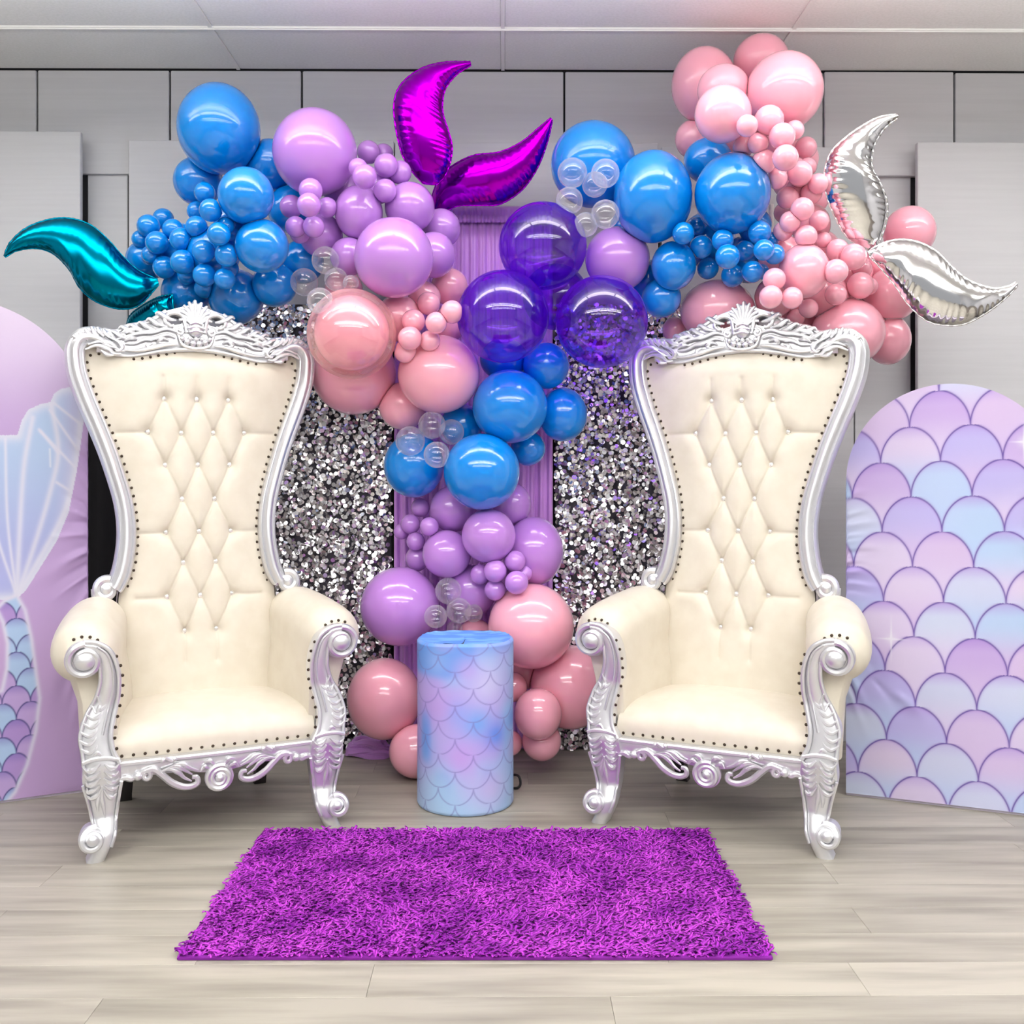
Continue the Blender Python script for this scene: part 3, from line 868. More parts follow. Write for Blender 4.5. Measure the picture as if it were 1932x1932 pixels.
for sg in (1, -1):
    fn = (lambda s: (lambda x, z, off: plane_back(s * x, z, off)))(sg)
    mb = MB()
    # C scroll round the opening
    mb.tube(lift(spline([(.034, 1.80), (.040, 1.832), (.050, 1.862), (.080, 1.873), (.108, 1.860), (.113, 1.838), (.098, 1.822), (.084, 1.822)], 7), .022, fn), [np.interp(t, [0, .5, 1], [.007, .009, .006]) for t in np.linspace(0, 1, 50)], 8)
    mb.tube(lift(spiral(.058, 1.804, .017, .006, 2.2, 1.3, 28, -1), .026, fn), .006, 7)
    mb.ball(fn(.058, 1.804, .026), .008, 10, 6)
    # leaves along the top edge
    st = []
    for k in range(6):
        t = k / 5; x0 = .118 + .165 * t; z0 = np.interp(x0, [p[0] for p in ZOUT], [p[1] for p in ZOUT])
        st.append([(x0 - .045, z0 - .030), (x0 - .012, z0 - .022), (x0 + .018, z0 - .004), (x0 + .032, z0 - .010)])
    strokes(mb, st, .0115, fn, .024)
    strokes(mb, [[(.07, 1.80), (.11, 1.81), (.155, 1.797), (.20, 1.79), (.25, 1.775), (.29, 1.76)],
                 [(.075, 1.778), (.11, 1.787), (.15, 1.772), (.19, 1.765), (.225, 1.748), (.26, 1.745)],
                 [(.07, 1.752), (.11, 1.748), (.15, 1.738), (.19, 1.726), (.23, 1.72), (.27, 1.722)],
                 [(.16, 1.752), (.18, 1.742), (.172, 1.728), (.155, 1.735)],
                 [(.20, 1.805), (.235, 1.80), (.265, 1.785), (.25, 1.768)], [(.10, 1.765), (.125, 1.772), (.14, 1.758), (.125, 1.752)], [(.215, 1.765), (.24, 1.768), (.262, 1.755)]], .0105, fn, .027)
    strokes(mb, [[(0, 1.738), (.07, 1.734), (.14, 1.723), (.2, 1.708), (.25, 1.700), (.30, 1.704)]], .0075, fn, .012, taper=(1, 1, .8))
    strokes(mb, [[(.107, 1.882), (.154, 1.848), (.2, 1.826), (.25, 1.814), (.29, 1.792), (.335, 1.797)]], .010, fn, .006, taper=(.9, 1, .8))
    mb.build('leaf_carving', M['silver'], crest)

# arms
def arm(sg):
    sec = [(0.030, .420, .655, .066, .322, .415), (0.055, .420, .658, .088, .318, .425), (0.085, .420, .662, .103, .312, .430), (0.14, .413, .668, .109, .300, .425), (0.22, .402, .678, .110, .282, .412), (0.32, .385, .692, .108, .258, .39), (0.40, .368, .702, .105, .242, .365), (0.45, .36, .70, .098, .235, .35)]
    S2 = spline(sec, 5)
    rings = []
    for (y_, cx, cz, R, xi, xo) in S2:
        pts = [(xi, .30), (xi - .002, .38), (xi + .002, .48), (min(cx - R * .98, cx - R * .98), cz - .09)]
        for a in np.linspace(math.pi, -math.pi * 0.36, 26):
            pts.append((cx + R * math.cos(a), cz + R * math.sin(a)))
        pts += [(xo + .012, .50), (xo + .006, .40), (xo, .30)]
        rings.append([(sg * p[0], y_, p[1]) for p in pts])
    mb = MB(); mb.loft(rings if sg < 0 else [list(reversed(r)) for r in rings])
    # radial gathers towards the scroll
    o = mb.build('arm_cushion', M['leather'], th_root, sharp=70)
    return o
arm(1); arm(-1)

# seat
mb = MB()
yp = spline([(.012, .300), (-.004, .325), (-.002, .365), (.020, .402), (.065, .425), (.15, .442), (.25, .448), (.36, .446), (.46, .435)], 5)
rows_ = []
for (y_, z_) in yp:
    w = np.interp(y_, [-.01, .05, .2, .45], [.335, .335, .305, .262])
    rows_.append([(s * w, y_ + 0.006 * s * s * (1 if y_ < .05 else 0), z_ - 0.022 * abs(s) ** 3 * sstep(.34, .42, z_) + 0.0) for s in np.linspace(-1, 1, 31)])
mb.grid(rows_)
mb.build('seat_cushion', M['leather'], th_root, sharp=70)
# seat rails under the cushion
mb = MB()
mb.box((-.33, .03, .24), (.33, .06, .325)); mb.box((-.33, .06, .26), (-.29, .45, .335)); mb.box((.29, .06, .26), (.33, .45, .335)); mb.box((-.30, .45, .24), (.30, .50, .335))
mb.box((-.30, .05, .325), (.30, .46, .34))
mb.build('seat_frame', M['silver'], th_root, smooth=False)

# front posts and legs
def yf(z): return float(np.interp(z, [0, .04, .08, .14, .22, .30, .40, .50, .60, .70], [-.038, -.042, -.036, -.010, -.018, -.036, -.018, .002, -.012, -.022]))
def pf(x, z, off): return (x, yf(z) - off, z)
POST_I = [(.425, .713), (.385, .706), (.345, .675), (.322, .61), (.320, .535), (.334, .465), (.345, .406), (.338, .352), (.318, .312)]
POST_O = [(.425, .685), (.395, .672), (.378, .635), (.377, .575), (.392, .520), (.42, .468), (.438, .406), (.431, .352), (.428, .312)]
LEG_I = [(.318, .312), (.313, .25), (.322, .185), (.329, .126), (.333, .083), (.345, .045), (.366, .0)]
LEG_O = [(.428, .312), (.430, .25), (.412, .18), (.400, .12), (.394, .09), (.402, .04), (.420, .0)]
def strip(mb, I, O, thick, fn, bulge=.014):
    a = spline(I, 6); b_ = spline(O, 6); rings = []
    for p, q in zip(a, b_):
        ring = []
        for t in np.linspace(0, 1, 9):
            ring.append(fn(p[0] + (q[0] - p[0]) * t, p[1] + (q[1] - p[1]) * t, bulge * (1 - abs(2 * t - 1) ** 2.5)))
        for t in np.linspace(1, 0, 5):
            P = fn(p[0] + (q[0] - p[0]) * t, p[1] + (q[1] - p[1]) * t, 0); ring.append((P[0], P[1] + thick, P[2]))
        rings.append(ring)
    mb.loft(rings)
for sg in (1, -1):
    fn = (lambda s: (lambda x, z, off: pf(s * x, z, off)))(sg)
    mb = MB(); strip(mb, POST_I, POST_O, .065, fn)
    q = spline(POST_I, 7); mb.tube(lift(q, .010, fn), .0085, 7)
    q2 = spline(POST_O[2:], 7); mb.tube(lift(q2, .006, fn), .0065, 7)
    q3 = spline([((a[0] * .72 + b_[0] * .28), (a[1] * .72 + b_[1] * .28)) for a, b_ in zip(POST_I, POST_O)][1:7], 7); mb.tube(lift(q3, .013, fn), .005, 6)
    post = mb.build('front_post', M['silver'], th_root, sharp=60)
    mb = MB()   # big scroll volute at the arm
    vol = spiral(.424, .651, .056, .026, math.pi * .5, 1.25, 54, -1)
    mb.tube(lift(vol, .012, fn), [np.interp(t, [0, 1], [.012, .010]) for t in np.linspace(0, 1, 54)], 8)
    ring = [[fn(.424 + r_ * math.cos(a), .651 + r_ * math.sin(a), o_) for a in np.linspace(0, 2 * math.pi, 30, endpoint=False)] for r_, o_ in ((.058, -.075), (.060, -.01), (.054, .008), (.040, .006))]
    mb.loft(ring)
    mb.ball(fn(.424, .651, .010), (.034, .026, .031), 18, 12)
    mb.build('scroll', M['silver'], post)
    mb = MB()   # leaf carving on the swelling of the post
    lf = []
    for k in range(6):
        z0 = .50 - .026 * k; xo = np.interp(z0, [.31, .352, .406, .468, .52], [.428, .431, .438, .42, .392])
        lf.append([(xo + .004, z0), (xo - .020, z0 - .016), (xo - .042, z0 - .004), (xo - .050, z0 + .018)])
    strokes(mb, lf, .0085, fn, .010)
    strokes(mb, [[(.385, .53), (.378, .50), (.39, .48), (.40, .50)], [(.40, .345), (.385, .352), (.37, .335)]], .008, fn, .014)
    mb.build('leaf_carving', M['silver'], post)
    mb = MB(); strip(mb, LEG_I, LEG_O, .055, fn, .012)
    mb.tube(lift(spline(LEG_I[1:6], 6), .008, fn), .006, 6); mb.tube(lift(spline(LEG_O[1:5], 6), .008, fn), .0055, 6)
    leg = mb.build('leg', M['silver'], th_root, sharp=60)
    mb = MB()   # knee leaves
    kn = []
    for k in range(4):
        z0 = .315 - .024 * k
        kn.append([(.378, z0 + .004), (.398, z0 - .012), (.416, z0 - .016), (.430 - .004 * k, z0 - .002)])
        kn.append([(.366, z0 + .002), (.350, z0 - .012), (.334, z0 - .014), (.322, z0 - .004)])
    kn += [[(.372, .24), (.385, .215), (.405, .205), (.418, .215)], [(.368, .23), (.352, .205), (.338, .20), (.328, .212)], [(.372, .235), (.372, .20), (.366, .165), (.362, .135)], [(.378, .225), (.386, .19), (.384, .16)]]
    strokes(mb, kn, .0088, fn, .014)
    strokes(mb, [[(.322, .325), (.36, .333), (.40, .333), (.432, .325)]], .008, fn, .014, taper=(.8, 1, .8))
    mb.build('knee_carving', M['silver'], leg)
    mb = MB()   # foot scroll and toe
    fz = .076
    mb.tube(lift(spiral(.402, fz, .038, .016, math.pi * .6, 1.3, 44, -1), .022, fn), [np.interp(t, [0, 1], [.011, .008]) for t in np.linspace(0, 1, 44)], 8)
    ring = [[fn(.402 + r_ * math.cos(a), fz + r_ * math.sin(a), o_) for a in np.linspace(0, 2 * math.pi, 24, endpoint=False)] for r_, o_ in ((.036, -.05), (.042, -.01), (.036, .018), (.026, .016))]
    mb.loft(ring)
    mb.ball(fn(.402, fz, .020), (.020, .018, .020), 14, 10)
    mb.build('foot_scroll', M['silver'], leg)
    # rear leg
    mb = MB()
    rings = []
    for (z_, y_, h_) in ((.31, .455, .032), (.22, .475, .029), (.12, .515, .024), (.03, .575, .022), (0, .59, .023)):
        rings.append([(sg * .255 + a * h_, y_ + b_ * h_, z_) for a, b_ in ((-1, -1), (1, -1), (1, 1), (-1, 1))])
    mb.loft(rings[::-1]); o = mb.build('leg', M['dark_leg'], th_root, sharp=50); o['label'] = 'dark rear leg'

# apron with its wave scrolls and rosette
def pa(x, z, off): return (x, -.012 - .010 * math.cos(x * 4.5) - off, z)
mb = MB()
xa = np.linspace(-.335, .335, 81)
def zbot(x): return float(np.interp(abs(x), [0, .07, .12, .18, .25, .30, .335], [.238, .246, .262, .268, .262, .250, .250]))
mb.grid([[pa(x_, .308 + (zbot(x_) - .308) * t, .004 * math.sin(math.pi * t)) for t in np.linspace(0, 1, 9)] for x_ in xa])
mb.grid([[pa(x_, zbot(x_), 0), (x_, .045, zbot(x_) + .004)] for x_ in xa])
mb.grid([[(x_, .02, .312), pa(x_, .308, 0)] for x_ in xa])
apron = mb.build('apron', M['silver'], th_root, sharp=60)
mb = MB()
strokes(mb, [[(x_, .302) for x_ in np.linspace(-.325, .325, 24)]], .0085, pa, .006, taper=(1, 1, 1))
for sx in (-.165, .165):
    for dx in (-.018, .018): mb.ball(pa(sx + dx, .302, .010), .010, 10, 6)
    strokes(mb, [[(sx - .012, .309), (sx + .012, .296)]], .007, pa, .014, taper=(1, 1, 1))
mb.build('bead_moulding', M['silver'], apron)
for sg in (1, -1):
    fn = (lambda s: (lambda x, z, off: pa(s * x, z, off)))(sg)
    mb = MB()
    strokes(mb, [[(.325, .250), (.30, .256), (.282, .250), (.27, .258)]], .011, fn, .006, taper=(.8, 1, .8))
    mb.ball(fn(.262, .258, .010), .015, 12, 8)
    mb.tube(lift(spiral(.236, .256, .018, .006, 0, 1.2, 26, 1), .010, fn), .008, 7)
    strokes(mb, [[(.236, .272), (.212, .274), (.185, .252), (.155, .224), (.12, .206), (.09, .204), (.072, .214), (.075, .232), (.09, .234)]], .0125, fn, .008, taper=(.9, 1, .6))
    strokes(mb, [[(.20, .262), (.165, .270), (.135, .256), (.115, .236), (.092, .222)], [(.175, .272), (.14, .278), (.115, .262), (.09, .244)], [(.15, .285), (.12, .282), (.095, .266), (.07, .256)]], .009, fn, .012)
    mb.build('wave_scroll', M['silver'], apron)
mb = MB()
mb.tube(lift(spiral(0, .222, .044, .012, 1.2, 2.2, 70, 1), .012, pa), [np.interp(t, [0, 1], [.011, .008]) for t in np.linspace(0, 1, 70)], 8)
mb.ball(pa(0, .222, .010), (.016, .018, .016), 12, 8)
mb.loft([[pa(r_ * math.cos(a), .222 + r_ * math.sin(a), o_) for a in np.linspace(0, 2 * math.pi, 24, endpoint=False)] for r_, o_ in ((.046, -.015), (.048, .004), (.02, .008))])
strokes(mb, [[(-.012, .262), (-.030, .282), (-.052, .280)], [(.012, .262), (.030, .282), (.052, .280)], [(-.03, .255), (-.05, .265), (-.062, .25)], [(.03, .255), (.05, .265), (.062, .25)]], .009, pa, .012)
mb.build('rosette', M['silver'], apron)

# nail heads, a few millimetres each
NV, NF = [], []
def nail(p, d=(0, -1, 0)):
    D_ = Vector(d).normalized(); a = D_.orthogonal().normalized(); b_ = D_.cross(a); c = Vector(p); k0 = len(NV)
    NV.append(tuple(c + D_ * .004))
    for r_, h_ in ((.0038, .0028), (.0058, 0.0)):
        for i in range(7):
            t = 2 * math.pi * i / 7; NV.append(tuple(c + (a * math.cos(t) + b_ * math.sin(t)) * r_ + D_ * h_))
    for i in range(7):
        j = (i + 1) % 7
        NF.append((k0, k0 + 1 + i, k0 + 1 + j)); NF.append((k0 + 1 + i, k0 + 8 + i, k0 + 8 + j)); NF.append((k0 + 1 + i, k0 + 8 + j, k0 + 1 + j))
def along(path, step):
    P = np.array(path); s = np.concatenate([[0], np.cumsum(np.linalg.norm(np.diff(P, axis=0), axis=1))])
    t = np.arange(step / 2, s[-1], step)
    return [tuple(np.interp(v, s, P[:, k]) for k in range(P.shape[1])) for v in t]
for sg in (1, -1):
    path = spline([(.262, .82), (.240, .871), (.222, .961), (.219, 1.052), (.228, 1.138), (.245, 1.22), (.27, 1.307), (.301, 1.396), (.340, 1.497), (.376, 1.597), (.391, 1.655), (.387, 1.69), (.365, 1.704), (.335, 1.702)], 8)
    for (x_, z_) in along(path, .031):
        nail((sg * x_, back_y(sg * x_, z_) - .001, z_))
    for (x_, z_) in along(spline([(0, 1.722), (.07, 1.718), (.14, 1.706), (.2, 1.691), (.26, 1.685)], 8), .031):
        nail((sg * x_, back_y(sg * x_, z_) - .002, z_))
    pp = spline([(p[0] - .011, p[1]) for p in POST_I[2:8]], 8)
    for (x_, z_) in along(pp, .034): nail((sg * x_, yf(z_) - .012, z_))
    for a in np.linspace(1.1, 2.6, 5): nail((sg * (.424 + .068 * math.cos(a)), .030, .655 + .066 * math.sin(a)), (0, -1, .4))
for x_ in np.arange(-.31, .311, .0365): nail((x_, -.004, .324))
me = bpy.data.meshes.new('nailheads'); me.from_pydata(NV, [], NF); me.materials.append(M['nail']); me.update()
o = bpy.data.objects.new('nailheads', me); COL.objects.link(o); o.parent = th_root; o['kind'] = 'stuff'; o['label'] = 'dark bronze upholstery nailheads'

th2 = copy_tree(th_root)
th2.location = (.682, 3.551, 0); th2.rotation_euler = (0, 0, math.radians(-25))
th2['label'] = 'cream tufted throne with carved silver frame right of the plinth'

# ------------------------------------------------------------------ balloons
# each entry: colour, x, y, rx, ry (photo pixels), layer (0 = furthest back), label
B = []
def bal(c, x, y, rx, ry, layer, label, group=None, kind='balloon', Y=None, small=None):
    B.append(dict(c=c, x=x, y=y, rx=rx, ry=ry or rx, layer=layer, label=label, group=group, kind=kind, Y=Y, small=small))
# left blue bunch
bal('blue', 413, 243, 77, 84, 2, 'largest blue balloon at the very top of the left blue bunch')
bal('blue', 510, 311, 48, 48, 0, 'blue balloon squeezed between the largest blue and the largest lilac balloon')
bal('blue', 374, 342, 46, 46, 1, 'blue balloon on the left edge under the largest blue balloon')
bal('blue', 464, 369, 52, 53, 2, 'glossy blue balloon just below the largest blue balloon of the left bunch')
bal('blue', 549, 395, 44, 44, 0, 'blue balloon half hidden behind the lilac flower cluster on the left')
bal('blue', 494, 464, 50, 50, 1, 'blue balloon right of the small blue balloons, above the left throne')
bal('blue', 570, 494, 41, 41, 0, 'blue balloon behind the clear balloon flower, left of the lilac bunch')
bal('blue', 518, 537, 42, 42, 0, 'dark shaded blue balloon lowest on the right of the left blue bunch')
bal('blue', 446, 560, 52, 52, 1, 'blue balloon behind the crest of the left throne, right of its tip', Y=4.33)
bal('blue', 351, 552, 46, 46, 0, 'blue balloon straight above the tip of the left throne', Y=4.38)
bal('blue', 276, 491, 38, 38, 0, 'blue balloon behind the small blue cluster next to the teal fluke', Y=4.38)
bal('blue', 345, 468, 46, 46, -1, 'deep blue balloon in the core behind the small blue cluster, upper left')
bal('blue', 402, 478, 50, 50, -1, 'deep blue balloon in the core behind the small blue cluster, right side')
bal('blue', 438, 420, 34, 34, -1, 'deep blue balloon in the core between the two glossy blue balloons')
bal('lilac', 652, 368, 40, 40, -1, 'deep lilac balloon in the core under the largest lilac balloon')
bal('lilac', 712, 350, 34, 34, -1, 'deep lilac balloon in the core behind the upper small lilac cluster')
bal('pink', 648, 545, 36, 36, -1, 'deep pink balloon in the core behind the left clear flower')
bal('blue', 1335, 452, 52, 52, -1, 'deep blue balloon in the core behind the right small blue cluster')
bal('blue', 1412, 488, 46, 46, -1, 'deep blue balloon in the core behind the right end of the small blue cluster')
bal('blue', 1222, 530, 40, 40, -1, 'deep blue balloon in the core right of the single right lilac balloon')
bal('blue', 1190, 430, 40, 40, -1, 'deep blue balloon in the core below the upper clear flower')
bal('pink', 1400, 250, 40, 44, -1, 'deep pink balloon in the core under the top pink bunch')
bal('pink', 1470, 480, 40, 40, -1, 'deep pink balloon in the core between right blue and lower pink bunches')
bal('pink', 1600, 520, 46, 46, -1, 'deep pink balloon in the core behind the small pink ones near the silver flukes')
bal('pink', 1500, 590, 44, 44, -1, 'deep pink balloon in the core above the right throne crest')
bal('violet', 1048, 560, 62, 62, -1, 'violet bubble balloon hidden between the three big violet bubbles', kind='bubble_balloon', Y=4.36)
bal('pink', 1508, 300, 36, 36, -1, 'deep pink balloon in the core of the pink trail, upper part')
bal('pink', 1528, 372, 36, 36, -1, 'deep pink balloon in the core of the pink trail, middle part')
bal('pink', 1548, 470, 36, 36, -1, 'deep pink balloon in the core of the pink trail, lower part')
bal('pink', 1640, 600, 40, 40, -1, 'deep pink balloon in the core beneath the lower silver fluke')
bal('pink', 1660, 503, 36, 36, -1, 'deep pink balloon in the core behind the foot of the silver flukes', Y=4.42)
GB = 'small blue balloons above the left throne'
for (zx, zy, r, l) in [(800, 1060, 50, 0), (1120, 900, 55, 0), (860, 1150, 55, 0), (1060, 1270, 50, 0), (1310, 1225, 50, 0), (1285, 985, 52, 0), (1165, 1340, 58, 0),
                       (1165, 795, 60, 1), (930, 945, 60, 1), (845, 985, 65, 1), (985, 1005, 60, 1), (1120, 990, 62, 1), (935, 1220, 65, 1), (1280, 1285, 60, 1), (1290, 1150, 66, 1),
                       (1200, 895, 65, 2), (1247, 1030, 66, 2), (893, 1080, 65, 2), (1033, 1062, 67, 2), (1160, 1130, 65, 2), (1040, 1190, 70, 2), (1165, 1265, 66, 2)]:
    bal('blue', zx * .3313, 100 + zy * .3313, r * .3313, 0, 3 + l * .2, None, GB, small='small blue balloon of the cluster above the left throne')
# lilac bunch
bal('lilac', 594, 287, 79, 81, 1, 'largest lilac balloon, pale, at the top of the left lilac bunch')
bal('lilac', 677, 401, 45, 51, 1.5, 'lilac balloon between the two small lilac clusters')
bal('lilac', 773, 391, 47, 47, 1.4, 'lilac balloon right below the purple foil flukes')
bal('lilac', 743, 486, 75, 75, 2, 'big lilac balloon above the clear coated pink balloon')
bal('lilac', 606, 444, 41, 41, 0.5, 'deep lilac balloon under the flower of small lilac balloons')
bal('lilac', 659, 484, 36, 36, 0.5, 'lilac balloon peeping out between the clear flower and the big lilac balloon')
bal('lilac', 818, 481, 41, 43, 1, 'lilac balloon peeping out on the right of the big lilac balloon')
bal('lilac', 832, 431, 37, 37, 0, 'greyish lilac balloon beside the ruffled curtain header')
GL = 'small lilac balloons below the upper purple fluke'
for (zx, zy, r, l) in [(590, 715, 55, 0), (735, 635, 58, 0), (830, 740, 66, 0), (650, 625, 66, 1), (745, 845, 67, 1), (627, 765, 70, 1.5), (750, 700, 68, 2)]:
    bal('lilac', 480 + zx * .3313, 80 + zy * .3313, r * .3313, 0, 3 + l * .2, None, GL, small='small lilac balloon of the cluster below the upper purple fluke')
GL2 = 'small lilac balloons in the left flower cluster'
for (zx, zy, r, l) in [(260, 1085, 60, 0), (320, 842, 68, 0.5), (210, 935, 66, 1), (415, 940, 58, 1), (235, 1050, 60, 0.8), (337, 1050, 62, 1.2), (310, 925, 68, 2)]:
    bal('lilac', 480 + zx * .3313, 80 + zy * .3313, r * .3313, 0, 3 + l * .2, None, GL2, small='small lilac balloon of the flower next to the left blue bunch')
# centre pink
bal('pink', 667, 702, 80, 80, 1.2, 'big pink balloon under the clear coated pink balloon beside the left throne', Y=4.37)
bal('clearpink', 664, 630, 84, 85, 2.5, 'clear coated pale pink balloon with ring highlight, right of the left throne', kind='bubble_balloon', Y=4.06)
bal('pink', 664, 628, 71, 71, 2.45, 'pink balloon seen inside the clear coated pale pink balloon', Y=-1)
bal('pink', 752, 600, 44, 44, 1, 'pink balloon between the clear coated pink balloon and the small pink ones')
bal('pink', 848, 541, 35, 35, 0.5, 'pink balloon under the peeping lilac balloon, left of the violet bubbles')
bal('pink', 801, 562, 31, 31, 0.8, 'pink balloon tucked beneath the big lilac balloon')
bal('pink', 846, 612, 32, 34, 0.4, 'deep pink balloon tucked against the left violet bubble')
bal('pink', 828, 706, 77, 74, 1.6, 'big pink balloon left of the central blue balloons')
bal('pink', 760, 766, 45, 45, 0.5, 'shaded pink balloon above the lower clear balloon flower')
GP = 'small pink balloons left of the violet bubbles'
for (zx, zy, r, l) in [(860, 1760, 66, 0), (992, 1487, 66, 1), (1125, 1535, 66, 1), (1035, 1597, 62, 1.3), (905, 1588, 68, 1.5), (998, 1700, 60, 1.5), (885, 1685, 68, 2)]:
    bal('pink', 480 + zx * .3313, 80 + zy * .3313, r * .3313, 0, 3 + l * .2, None, GP, small='small pink balloon left of the violet bubbles')
# violet bubbles
bal('violet', 1024, 464, 83, 82, 2.2, 'topmost of the three see-through violet bubble balloons', kind='bubble_balloon', Y=4.16)
bal('violet', 949, 597, 87, 87, 2.6, 'left one of the three see-through violet bubble balloons', kind='bubble_balloon', Y=4.10)
bal('violet', 1135, 607, 87, 87, 2.4, 'right one of the three see-through violet bubble balloons', kind='bubble_balloon', Y=4.06)
# centre blue
bal('blue', 962, 767, 71, 70, 2, 'big blue balloon in the middle, straight below the violet bubbles')
bal('blue', 1062, 782, 46, 51, 1, 'blue balloon jutting out right over the right sequin curtain')
bal('blue', 1030, 690, 44, 44, 1, 'blue balloon between and below the left and right violet bubbles')
bal('blue', 951, 678, 46, 40, 0.6, 'blue balloon seen through the foot of the left violet bubble')
bal('blue', 871, 802, 40, 40, 0.6, 'blue balloon behind the lower clear flower, right of the shaded pink balloon')
bal('blue', 909, 890, 72, 72, 2.2, 'big blue balloon lowest in the middle, above the lower lilac bunch')
bal('blue', 781, 878, 57, 61, 1.4, 'blue balloon under the lower clear flower, left of the lowest big blue balloon')
bal('blue', 996, 846, 33, 33, 0.6, 'blue balloon tucked behind the right edge of the two central blue balloons')
# lower lilac
bal('lilac', 855, 960, 44, 44, 1, 'lilac balloon directly under the lowest big blue balloon, on the left')
bal('lilac', 966, 952, 36, 41, 0.8, 'lilac balloon directly under the lowest big blue balloon, on the right')
bal('lilac', 922, 1011, 51, 51, 2, 'round lilac balloon in the middle of the lower lilac bunch')
bal('lilac', 1007, 1040, 56, 65, 1, 'tall lilac balloon on the right side of the lower lilac bunch')
bal('lilac', 843, 1045, 46, 45, 1.6, 'lilac balloon in the lower bunch, right of the four tiny ones')
bal('lilac', 787, 1054, 22, 24, 0.5, 'little lilac balloon hanging below the tiny ones by the curtain edge')
GL3 = 'tiny lilac balloons in front of the lilac curtain'
for (zx, zy, r, l) in [(635, 975, 48, 0), (750, 830, 57, 1), (722, 1035, 56, 1), (690, 930, 60, 2), (805, 945, 58, 1.5)]:
    bal('lilac', 560 + zx * .3106, 700 + zy * .3106, r * .3106, 0, 3 + l * .2, None, GL3, small='tiny lilac balloon in front of the lilac curtain edge')
bal('lilac', 754, 1144, 74, 74, 1.5, 'largest lilac balloon of the lower bunch, above the left throne arm')
bal('lilac', 889, 1114, 48, 49, 1, 'lilac balloon behind the lowest clear balloon flower')
GL4 = 'small lilac balloons in the lower right flower cluster'
for (zx, zy, r, l) in [(1385, 1230, 47, 0), (1115, 1235, 62, 0.5), (1325, 1155, 65, 1), (1335, 1285, 72, 1.4), (1205, 1330, 65, 1.4), (1205, 1215, 70, 2)]:
    bal('lilac', 560 + zx * .3106, 700 + zy * .3106, r * .3106, 0, 3 + l * .2, None, GL4, small='small lilac balloon of the flower above the large lower pink balloon')
# bottom pinks
bal('pink', 1002, 1181, 81, 80, 2, 'largest pink balloon at the foot, above the right side of the plinth', Y=4.24)
bal('pink', 1076, 1296, 76, 78, 1.2, 'big pink balloon on the floor side next to the right throne arm', Y=4.34)
bal('pink', 1015, 1347, 45, 48, 2, 'pink balloon right of the plinth at mid height', Y=4.16)
bal('pink', 1022, 1398, 37, 37, 1.5, 'lowest pink balloon right of the plinth, almost on the floor')
bal('pink', 725, 1318, 70, 76, 1.2, 'big pink balloon left of the plinth beside the left throne')
bal('pink', 786, 1418, 52, 50, 2, 'pink balloon resting on the floor left of the plinth', Y=4.21)
bal('pink', 967, 1296, 28, 28, 0.8, 'pink balloon half hidden by the upper right edge of the plinth')
bal('pink', 962, 1402, 24, 24, 0.8, 'pink balloon half hidden by the lower right edge of the plinth', Y=4.24)
bal('pink', 897, 1200, 34, 32, 0.6, 'pink balloon peeping over the top of the plinth')
bal('pink', 992, 1268, 32, 32, 0.4, 'shaded pink balloon in the gap under the largest lower pink balloon')
# right blue bunch
bal('blue', 1119, 310, 80, 80, 1, 'pale lit blue balloon behind the upper clear balloon flower')
bal('blue', 1232, 371, 74, 86, 2, 'tall big blue balloon right of the upper clear balloon flower')
bal('blue', 1382, 365, 71, 75, 2, 'big blue balloon touching the trail of small pink balloons')
bal('blue', 1336, 303, 46, 42, 1, 'blue balloon wedged on top of the two big right blue balloons')
bal('lilac', 1165, 489, 61, 61, 1.2, 'lilac balloon right of the topmost violet bubble')
bal('blue', 1271, 501, 42, 46, 1.6, 'blue balloon left of the small blue balloons in the right bunch')
bal('blue', 1248, 562, 37, 37, 0.8, 'lowest dark blue balloon of the right bunch, above the sequin curtain')
bal('blue', 1424, 425, 32, 32, 0.6, 'dark blue balloon hidden behind the right edge of the right blue bunch')
bal('pink', 1354, 588, 70, 60, 0.8, 'rosy pink balloon behind the crest of the right throne', Y=4.30)
bal('pink', 1272, 622, 22, 24, 0.2, 'little pink balloon over the left shoulder of the right throne crest')
GB2 = 'small blue balloons in the right bunch'
for (zx, zy, r, l) in [(1800, 880, 42, 0), (1740, 1065, 45, 0), (1375, 805, 52, 0), (1730, 840, 66, 0.3), (1815, 965, 58, 0.6), (1645, 945, 58, 0.8), (1520, 885, 62, 1), (1435, 1045, 62, 1), (1755, 940, 60, 1.2), (1690, 1065, 62, 1.2), (1295, 845, 63, 1.5), (1577, 1087, 66, 1.6), (1398, 922, 66, 2), (1548, 978, 70, 2)]:
    bal('blue', 860 + zx * .3313, 160 + zy * .3313, r * .3313, 0, 3 + l * .2, None, GB2, small='small blue balloon of the right cluster under the big blue balloons')
# right pink bunch
bal('pink', 1328, 160, 61, 69, 0.5, 'pink balloon at the upper left of the top pink bunch')
bal('pink', 1436, 114, 52, 48, 0.8, 'highest pink balloon, touching the ceiling line')
bal('pink', 1480, 172, 72, 72, 1.5, 'largest pink balloon in the top pink bunch, on its right side')
bal('pink', 1365, 169, 49, 46, 1, 'pink balloon in the middle of the top pink bunch')
bal('pink', 1364, 215, 53, 53, 1.5, 'pink balloon in the front of the top pink bunch, above the right blue balloons')
bal('pink', 1311, 262, 37, 37, 0.6, 'pink balloon at the lower left of the top pink bunch')
bal('pink', 1517, 511, 47, 51, 1.5, 'pink balloon in the middle of the lower right pink bunch')
bal('pink', 1716, 438, 48, 49, 0.5, 'pink balloon behind the silver flukes on the far right')
bal('pink', 1680, 557, 52, 50, 0.8, 'coral lit pink balloon under the lower silver fluke', Y=4.33)
bal('pink', 1600, 627, 68, 63, 1.5, 'big pink balloon behind the right ear of the right throne', Y=4.22)
